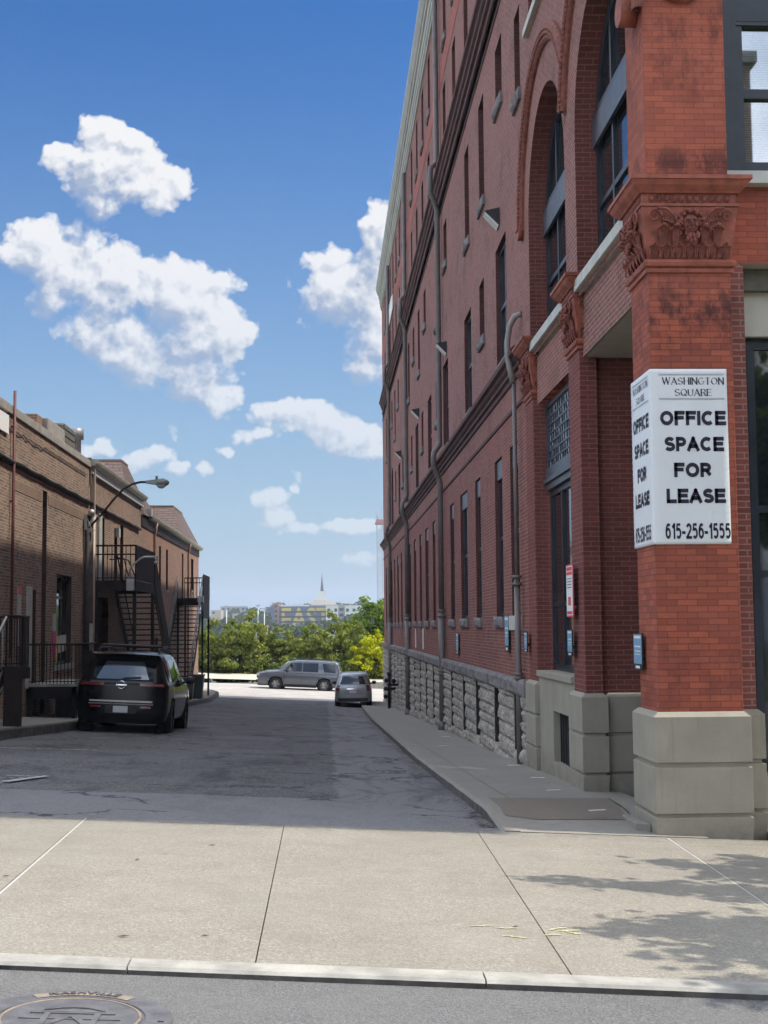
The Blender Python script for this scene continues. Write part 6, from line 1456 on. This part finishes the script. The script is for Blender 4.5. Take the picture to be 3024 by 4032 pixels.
lo = min(xs); k.xf(lambda v: Vector((-x+1.4+(v.x-lo)*s*.98, -.12-v.z*.4, h-6.3+(v.y-cy)*hs))); k.build('mural_lettering', M['f_yellow'], t, fix=False)
b = MB(); b.box(-x-3.0, -x, -1, 30, 0, h+1.8); b.build('stair_tower', M['f_brick'], t)
b = MB()
for q in range(5): b.box(-x-2.2, -x-.9, -1.1, -1, h-.5-q*2.6, h+.8-q*2.6)
b.build('window', M['f_dark'], t)
t, x, h = far_block('apartment_block', 'grey blue apartment block at the left side of the painted garage', 1045, 1080, 2390, 695, 30, M['f_navy'])
t, x, h = far_block('apartment_block', 'white apartment block with dark square windows right of the painted garage', 1283, 1332, 2384, 690, 30, M['f_white'])
for q in range(4):
    for r_ in range(2): b = MB(); b.box(-2.4+r_*3.6, -1.0+r_*3.6, -.1, 0, h-3.2-q*2.9, h-1.6-q*2.9); b.build('window', M['f_dark'], t)
t, x, h = far_block('apartment_block', 'grey apartment block between the two white ones', 1333, 1357, 2382, 694, 30, M['f_grey'])
for q in range(4): b = MB(); b.box(-1.2, .9, -.1, 0, h-3.0-q*2.9, h-1.5-q*2.9); b.build('window', M['f_dark'], t)
t, x, h = far_block('apartment_block', 'white apartment block partly behind the tall green tree', 1358, 1432, 2384, 690, 30, M['f_white'])
for q in range(3):
    for r_ in range(3): b = MB(); b.box(-4.2+r_*3.3, -2.8+r_*3.3, -.1, 0, h-3.2-q*2.9, h-1.6-q*2.9); b.build('window', M['f_dark'], t)
for (a, c, tp, Yd, m, l) in ((830, 870, 2402, 800, 'f_tan', 'low tan building at the left edge of the skyline'), (868, 975, 2388, 820, 'f_grey', 'long grey building on the skyline left of the trees'), (1095, 1215, 2382, 760, 'f_white', 'pale flat roofed building showing over the painted garage'), (1210, 1290, 2383, 790, 'f_grey', 'grey building under the church on the hill'), (915, 965, 2416, 650, 'f_tan', 'tan warehouse left of the distant light poles')):
    t, x, h = far_block('hill_building', l, a, c, tp, Yd, 25, M[m])
    b = MB()
    for q in range(int(2*x/3)): b.box(-x+1+q*3, -x+2.4+q*3, -.1, 0, h-2.2, h-1.0)
    b.build('windows', M['f_dark'], t)
t, x, h = far_block('low_building', 'low building with a red roof seen between the tree tops', 1002, 1046, 2472, 420, 15, M['f_tan'])
b = MB(); b.box(-x-.3, x+.3, -.5, 15, h, h+.8); b.build('roof', M['f_roof'], t)
t, x, h = far_block('low_building', 'low white shed between the tree tops right of centre', 1285, 1325, 2478, 420, 15, M['f_white'])
# church on the hill
c0 = at(1268, 2376, 900); t = thing('church', 'church on the hill with a broad roof, white tower and slender dark spire', 'church', (c0.x, 900, -2)); zt = lambda p: at(1268, p, 900).z+2
b = MB(); b.box(-9, 9, 0, 18, 0, zt(2382)); b.build('walls', M['f_tan'], t)
b = MB(); b.hexa([(-10.5, -1, zt(2382)), (10.5, -1, zt(2382)), (10.5, 19, zt(2382)), (-10.5, 19, zt(2382))], [(-5, 5, zt(2363)), (5, 5, zt(2363)), (5, 13, zt(2363)), (-5, 13, zt(2363))]); b.build('roof', fm('far_church_roof', (.24, .21, .18)), t)
b = MB(); b.hexa([(-3.2, 6, zt(2363)), (3.2, 6, zt(2363)), (3.2, 12, zt(2363)), (-3.2, 12, zt(2363))], [(-2.6, 6.5, zt(2327)), (2.6, 6.5, zt(2327)), (2.6, 11.5, zt(2327)), (-2.6, 11.5, zt(2327))])
for q in (-2.4, 2.4): b.box(q-.4, q+.4, 6.2, 7, zt(2330), zt(2320))
b.build('tower', M['f_white'], t)
b = MB(); b.tube([(0, 9, zt(2328)), (0, 9, zt(2253))], [1.15, .05], 8); b.build('spire', fm('far_spire', (.10, .07, .09)), t)
# lattice tower crane rising beside the brick block
c0 = at(1497, 2400, 420); t = thing('tower_crane', 'pale lattice tower crane rising right beside the brick block', 'crane', (c0.x, 420, -15))
M['f_steel'] = fm('far_steel', (.50, .50, .52)); M['f_redsteel'] = fm('far_red_steel', (.42, .20, .19))
zt = lambda p: at(1497, p, 420).z+15
b = MB(); s = .82; z = 0; top = zt(2065)
for (sx, sy) in ((-s, -s), (s, -s), (s, s), (-s, s)): b.box(sx-.10, sx+.10, sy-.10, sy+.10, 0, top)
k = 0
while z < top-1.7:
    for (p, q) in (((-s, -s), (s, -s)), ((s, -s), (s, s)), ((s, s), (-s, s)), ((-s, s), (-s, -s))):
        if k % 2: p, q = q, p
        b.tube([(p[0], p[1], z), (q[0], q[1], z+1.7)], .07, 4, cap=False); b.tube([(p[0], p[1], z), (q[0], q[1], z)], .06, 4, cap=False)
    z += 1.7; k += 1
b.build('mast', M['f_steel'], t, fix=False)
b = MB(); b.box(-1.4, 1.4, -1.4, 1.4, top, top+.6); b.box(-1.1, 1.1, -1.1, 1.1, top+.6, top+1.5); b.tube([(-.6, 0, top+1.5), (-1.2, 0, top+3.4), (-.2, 0, top+1.8)], .1, 5); b.build('slewing_ring', M['f_redsteel'], t)
b = MB(); p0 = Vector((.2, 0, top+1.6)); p1 = Vector((4.6, 0, zt(1800)))
for off in ((-.45, -.4), (.45, -.4), (0, .5)): b.tube([p0+Vector((off[0], off[1], 0)), p1+Vector((off[0]*.5, off[1]*.5, 0))], .07, 4)
for i in range(30):
    f, g_ = i/30, (i+1)/30; a = p0.lerp(p1, f); c = p0.lerp(p1, g_); sg = 1 if i % 2 else -1; b.tube([a+Vector((-.45*sg, -.4, 0)), c+Vector((.45*sg, -.4, 0))], .05, 4, cap=False)
b.build('jib', M['f_steel'], t, fix=False)
# masts, lamp posts
for (px, p0, p1, Yd, l) in ((1091, 2362, 2380, 1200, 'thin radio mast on the hill, leftmost of the masts'), (1120, 2358, 2382, 1200, 'thin radio mast on the hill, second from the left'), (1138, 2356, 2382, 1200, 'tallest thin radio mast left of the church'), (1158, 2368, 2384, 1200, 'shortest thin radio mast left of the church'), (1063, 2372, 2384, 1200, 'faint radio mast above the grey blue apartment block')):
    a = at(px, p0, Yd); c = at(px, p1+20, Yd); b = MB(); b.tube([(0, 0, 0), (0, 0, a.z-c.z)], [.30, .16], 5); o = b.build('radio_mast', M['f_grey']); o.location = (c.x, Yd, c.z); tag(o, l, 'mast')
for (px, p0, Yd, l) in ((892, 2388, 300, 'tall pale light pole at the left of the view between the buildings'), (1016, 2384, 300, 'tall pale light pole in the middle of the far trees'), (1041, 2398, 300, 'pale light pole just left of the painted garage'), (973, 2418, 300, 'shorter pale light pole left of centre')):
    a = at(px, p0, Yd); b = MB(); b.tube([(0, 0, 0), (0, 0, a.z+15.8)], [.16, .10], 6); b.box(-.5, .5, -.15, .15, a.z+15.7, a.z+15.95); o = b.build('light_pole', M['galv']); o.location = (a.x, Yd, -15.8); tag(o, l, 'light pole', 'light poles on the far bank')
# distant trees
rnd = random.Random(5)
b = MB()
for i in range(9):
    c = (rnd.uniform(-3, 3), rnd.uniform(-2, 2), rnd.uniform(4, 8)); leaf_blob(b, c, (2.8, 2.6, 2.2), 110, .95, rnd)
dt = thing('distant_tree', 'one of the round dark trees of the far bank', 'tree', (0, 400, -15.8), 0, 'round trees scattered over the far bank')
b.build('crown', M['leaf_far'], dt, fix=False); b = MB(); b.tube([(0, 0, 0), (0, 0, 6)], [.4, .2], 6); b.build('trunk', M['bark'], dt, fix=False)
first = True
spots = []
for (px, pt_, Yd, s) in ((985, 2395, 640, 1.5), (1010, 2405, 620, 1.3), (960, 2425, 600, 1.2), (1035, 2412, 640, 1.2), (905, 2432, 560, 1.2), (870, 2440, 520, 1.2), (840, 2445, 500, 1.2), (1100, 2372, 860, 1.5), (1330, 2374, 950, 1.6), (1352, 2378, 960, 1.4), (1305, 2380, 930, 1.3), (1215, 2378, 870, 1.4), (1195, 2384, 860, 1.2), (1420, 2362, 800, 1.7), (1450, 2372, 780, 1.6), (935, 2398, 800, 1.3), (1060, 2455, 480, 1.1), (1130, 2458, 460, 1.1), (1200, 2452, 480, 1.2), (1260, 2445, 520, 1.3), (1310, 2440, 540, 1.3), (1360, 2425, 560, 1.4), (1400, 2415, 560, 1.4), (1440, 2420, 540, 1.4), (1020, 2440, 500, 1.2), (940, 2450, 450, 1.1), (890, 2455, 430, 1.1), (1165, 2470, 380, 1.0), (800, 2420, 600, 1.4), (1475, 2400, 600, 1.5)):
    spots.append((at(px, pt_, Yd), s))
spots.sort(key=lambda q: q[0].x/q[0].y)
ORD = ['first', 'second', 'third', 'fourth', 'fifth', 'sixth', 'seventh', 'eighth', 'ninth', 'tenth']
for i, (p, s) in enumerate(spots):
    o = dt if i == 0 else copy_tree(dt)
    o['label'] = 'round dark far bank tree, %s from the %s, %s' % (ORD[i] if i < 10 else ORD[i-10] if i < 20 else ORD[len(spots)-1-i], 'left' if i < 10 else 'middle going right' if i < 20 else 'right', 'on the hill' if p.y > 750 else 'near the river')
    o.location = (p.x, p.y, p.z-9.6*s); o.scale = (s, s, s); o.rotation_euler = (0, 0, rnd.uniform(0, 6.28))
b = MB()
for i in range(260):
    Yd = rnd.uniform(1000, 2100) if i < 200 else rnd.uniform(450, 900); x = rnd.uniform(-.55, .5)*Yd if i < 200 else rnd.choice((-1, 1))*rnd.uniform(.14, .5)*Yd; leaf_blob(b, (x, Yd, hill_z(x, Yd)+3), (14, 10, 6), 26, 4.5, rnd)
tag(b.build('far_wood', M['leaf_far'], fix=False), 'wooded ridge on the horizon behind the far bank', 'wood', kind='stuff')

# ------------------------------------------------------------------ foreground: manhole cover, litter, leaves
def manhole():
    cx, cy, Ro = -1.018, 5.555, .402; z = -.047*cx
    t = thing('manhole_cover', 'round cast iron cover with raised letters set in the near street', 'manhole cover', (cx, cy, z+.003)); t.rotation_euler = (0, math.atan(.047), 0)
    b = MB(); b.lathe([(Ro, -.01), (Ro, .004), (Ro-.006, .008), (.295, .008), (.292, .002), (.285, .002), (.282, .008), (0, .008)], (0, 0, 0), 'Z', 72, False); b.build('cover', M['iron'], t)
    b = MB(); b.lathe([(.278, .008), (.278, .011), (.268, .011), (.268, .008)], (0, 0, 0), 'Z', 64); b.build('ring', M['iron_tan'], t)
    b = MB(); b.box(-.17, .17, .045, .058, .008, .013); b.box(-.13, .13, .068, .078, .008, .012); b.tube([(-.12, .09, .011), (-.06, .125, .011), (0, .135, .011), (.06, .125, .011), (.12, .09, .011)], .005, 5)
    for sg in (-1, 1): b.box(sg*.10-.012, sg*.10+.012, -.16, .045, .008, .013); b.prism([(sg*.09, -.1, .008), (sg*.02, .02, .008), (sg*.0, .0, .008), (sg*.07, -.12, .008)], (0, 0, .005))
    b.box(-.20, .20, -.03, -.02, .008, .012); b.build('emblem', M['iron'], t)
    k = text_mb('NASHVILLE', .052, .0015, .002, 1.0, 1.15)
    def bend(v): a = math.pi/2-v.x/.33*1.0; r = .345+v.y; return Vector((r*math.cos(a), r*math.sin(a), .0135+v.z))
    b = MB(); n = 24; b.grid([[Vector(((.345+d)*math.cos(math.pi/2+.62-1.24*i/n), (.345+d)*math.sin(math.pi/2+.62-1.24*i/n), .0105)) for i in range(n+1)] for d in (-.028, .028)]); b.build('name_band', M['iron_tan'], t, fix=False)
    k.xf(bend); k.build('raised_letters', M['iron'], t, fix=False)
    b = MB(); b.box(Ro-.055, Ro-.03, -.03, -.015, .006, .0095); b.box(-Ro+.03, -Ro+.07, .08, .092, .006, .0095); b.build('pick_hole', M['black_gap'], t)
manhole()
rnd = random.Random(2)
for i, (x, y, l, a, lab) in enumerate(((-1.02, 6.98, .07, .1, 'small dark dry leaf on the sidewalk near the kerb, left of the long joint'), (-2.05, 8.9, .06, .4, 'small dark twig on the sidewalk by the left sealed joint'), (-.9, 10.9, .07, -.2, 'small dark leaf in the middle of the near sidewalk'), (-.62, 7.05, .05, .2, 'tiny dark leaf just left of the middle joint'), (-1.35, 9.9, .06, 1, 'tiny leaf on the sidewalk towards the shadow edge'), (1.05, 7.6, .05, .3, 'tiny leaf beside the yellow spray marks'))):
    b = MB(); b.add([(-l/2, 0, 0), (0, l*.16, .006), (l/2, 0, .002), (0, -l*.14, .0)], [(0, 1, 2, 3)]); o = b.build('leaf', M['leaf_dry'], fix=False); o.location = (x, y, G(x, y)+.012); o.rotation_euler = (0, 0, a); tag(o, lab, 'leaf', 'stray leaves on the sidewalk')
for i, (x, y, lab) in enumerate(((2.75, 13.75, 'flat paper scrap by the foot of the corner pier'), (2.72, 16.2, 'paper scrap on the pavement before the second stone base'), (2.86, 18.3, 'paper scrap on the pavement before the apron wall'), (2.9, 20.9, 'paper scrap at the foot of the third stone base'), (2.3, 26.5, 'paper scrap in the middle of the shaded pavement'), (2.75, 31, 'farthest paper scrap on the shaded pavement'))):
    b = MB(); b.box(-.09, .09, -.02, .02, 0, .006); o = b.build('paper_scrap', M['litter']); o.location = (x, y, G(x, y)+.14); o.rotation_euler = (0, 0, rnd.uniform(-.3, .3)); tag(o, lab, 'litter', 'paper scraps on the shaded pavement')
# ------------------------------------------------------------------ the block across the street, behind the camera (seen in the window panes)
t = thing('office_tower', 'tan brick tower across the street, mirrored in the upper front window', 'building', (9, -40, -1))
b = MB(); b.box(-14, 13.2, -14, 0, 0, 31.6); b.build('walls', M['brick_left2'], t)
for q in range(8):
    b = MB()
    for i in range(8): b.box(-13+i*3.2, -11.2+i*3.2, -.02, .08, 2+q*3.6, 4.2+q*3.6)
    b.build('window_row', M['glass'], t)
b = MB(); b.box(-14.3, 13.5, -14.3, .3, 31.6, 32.2); b.build('cornice', M['concrete'], t)

# ------------------------------------------------------------------ summer air between the camera and the far bank
hm = bpy.data.materials.new('haze_air'); hm.use_nodes = True; T = NT(hm.node_tree); T.n.clear()
o_ = T.new('ShaderNodeOutputMaterial'); pv = T.new('ShaderNodeVolumePrincipled'); pv.inputs['Color'].default_value = (.80, .88, 1, 1); pv.inputs['Density'].default_value = HAZE; pv.inputs['Anisotropy'].default_value = .2
T.l.new(pv.outputs[0], o_.inputs['Volume'])
b = MB(); b.box(-2000, 2000, -320, 2620, -17.2, 70); tag(b.build('haze', hm), 'thin summer haze over the river and the far bank', 'haze', kind='stuff')
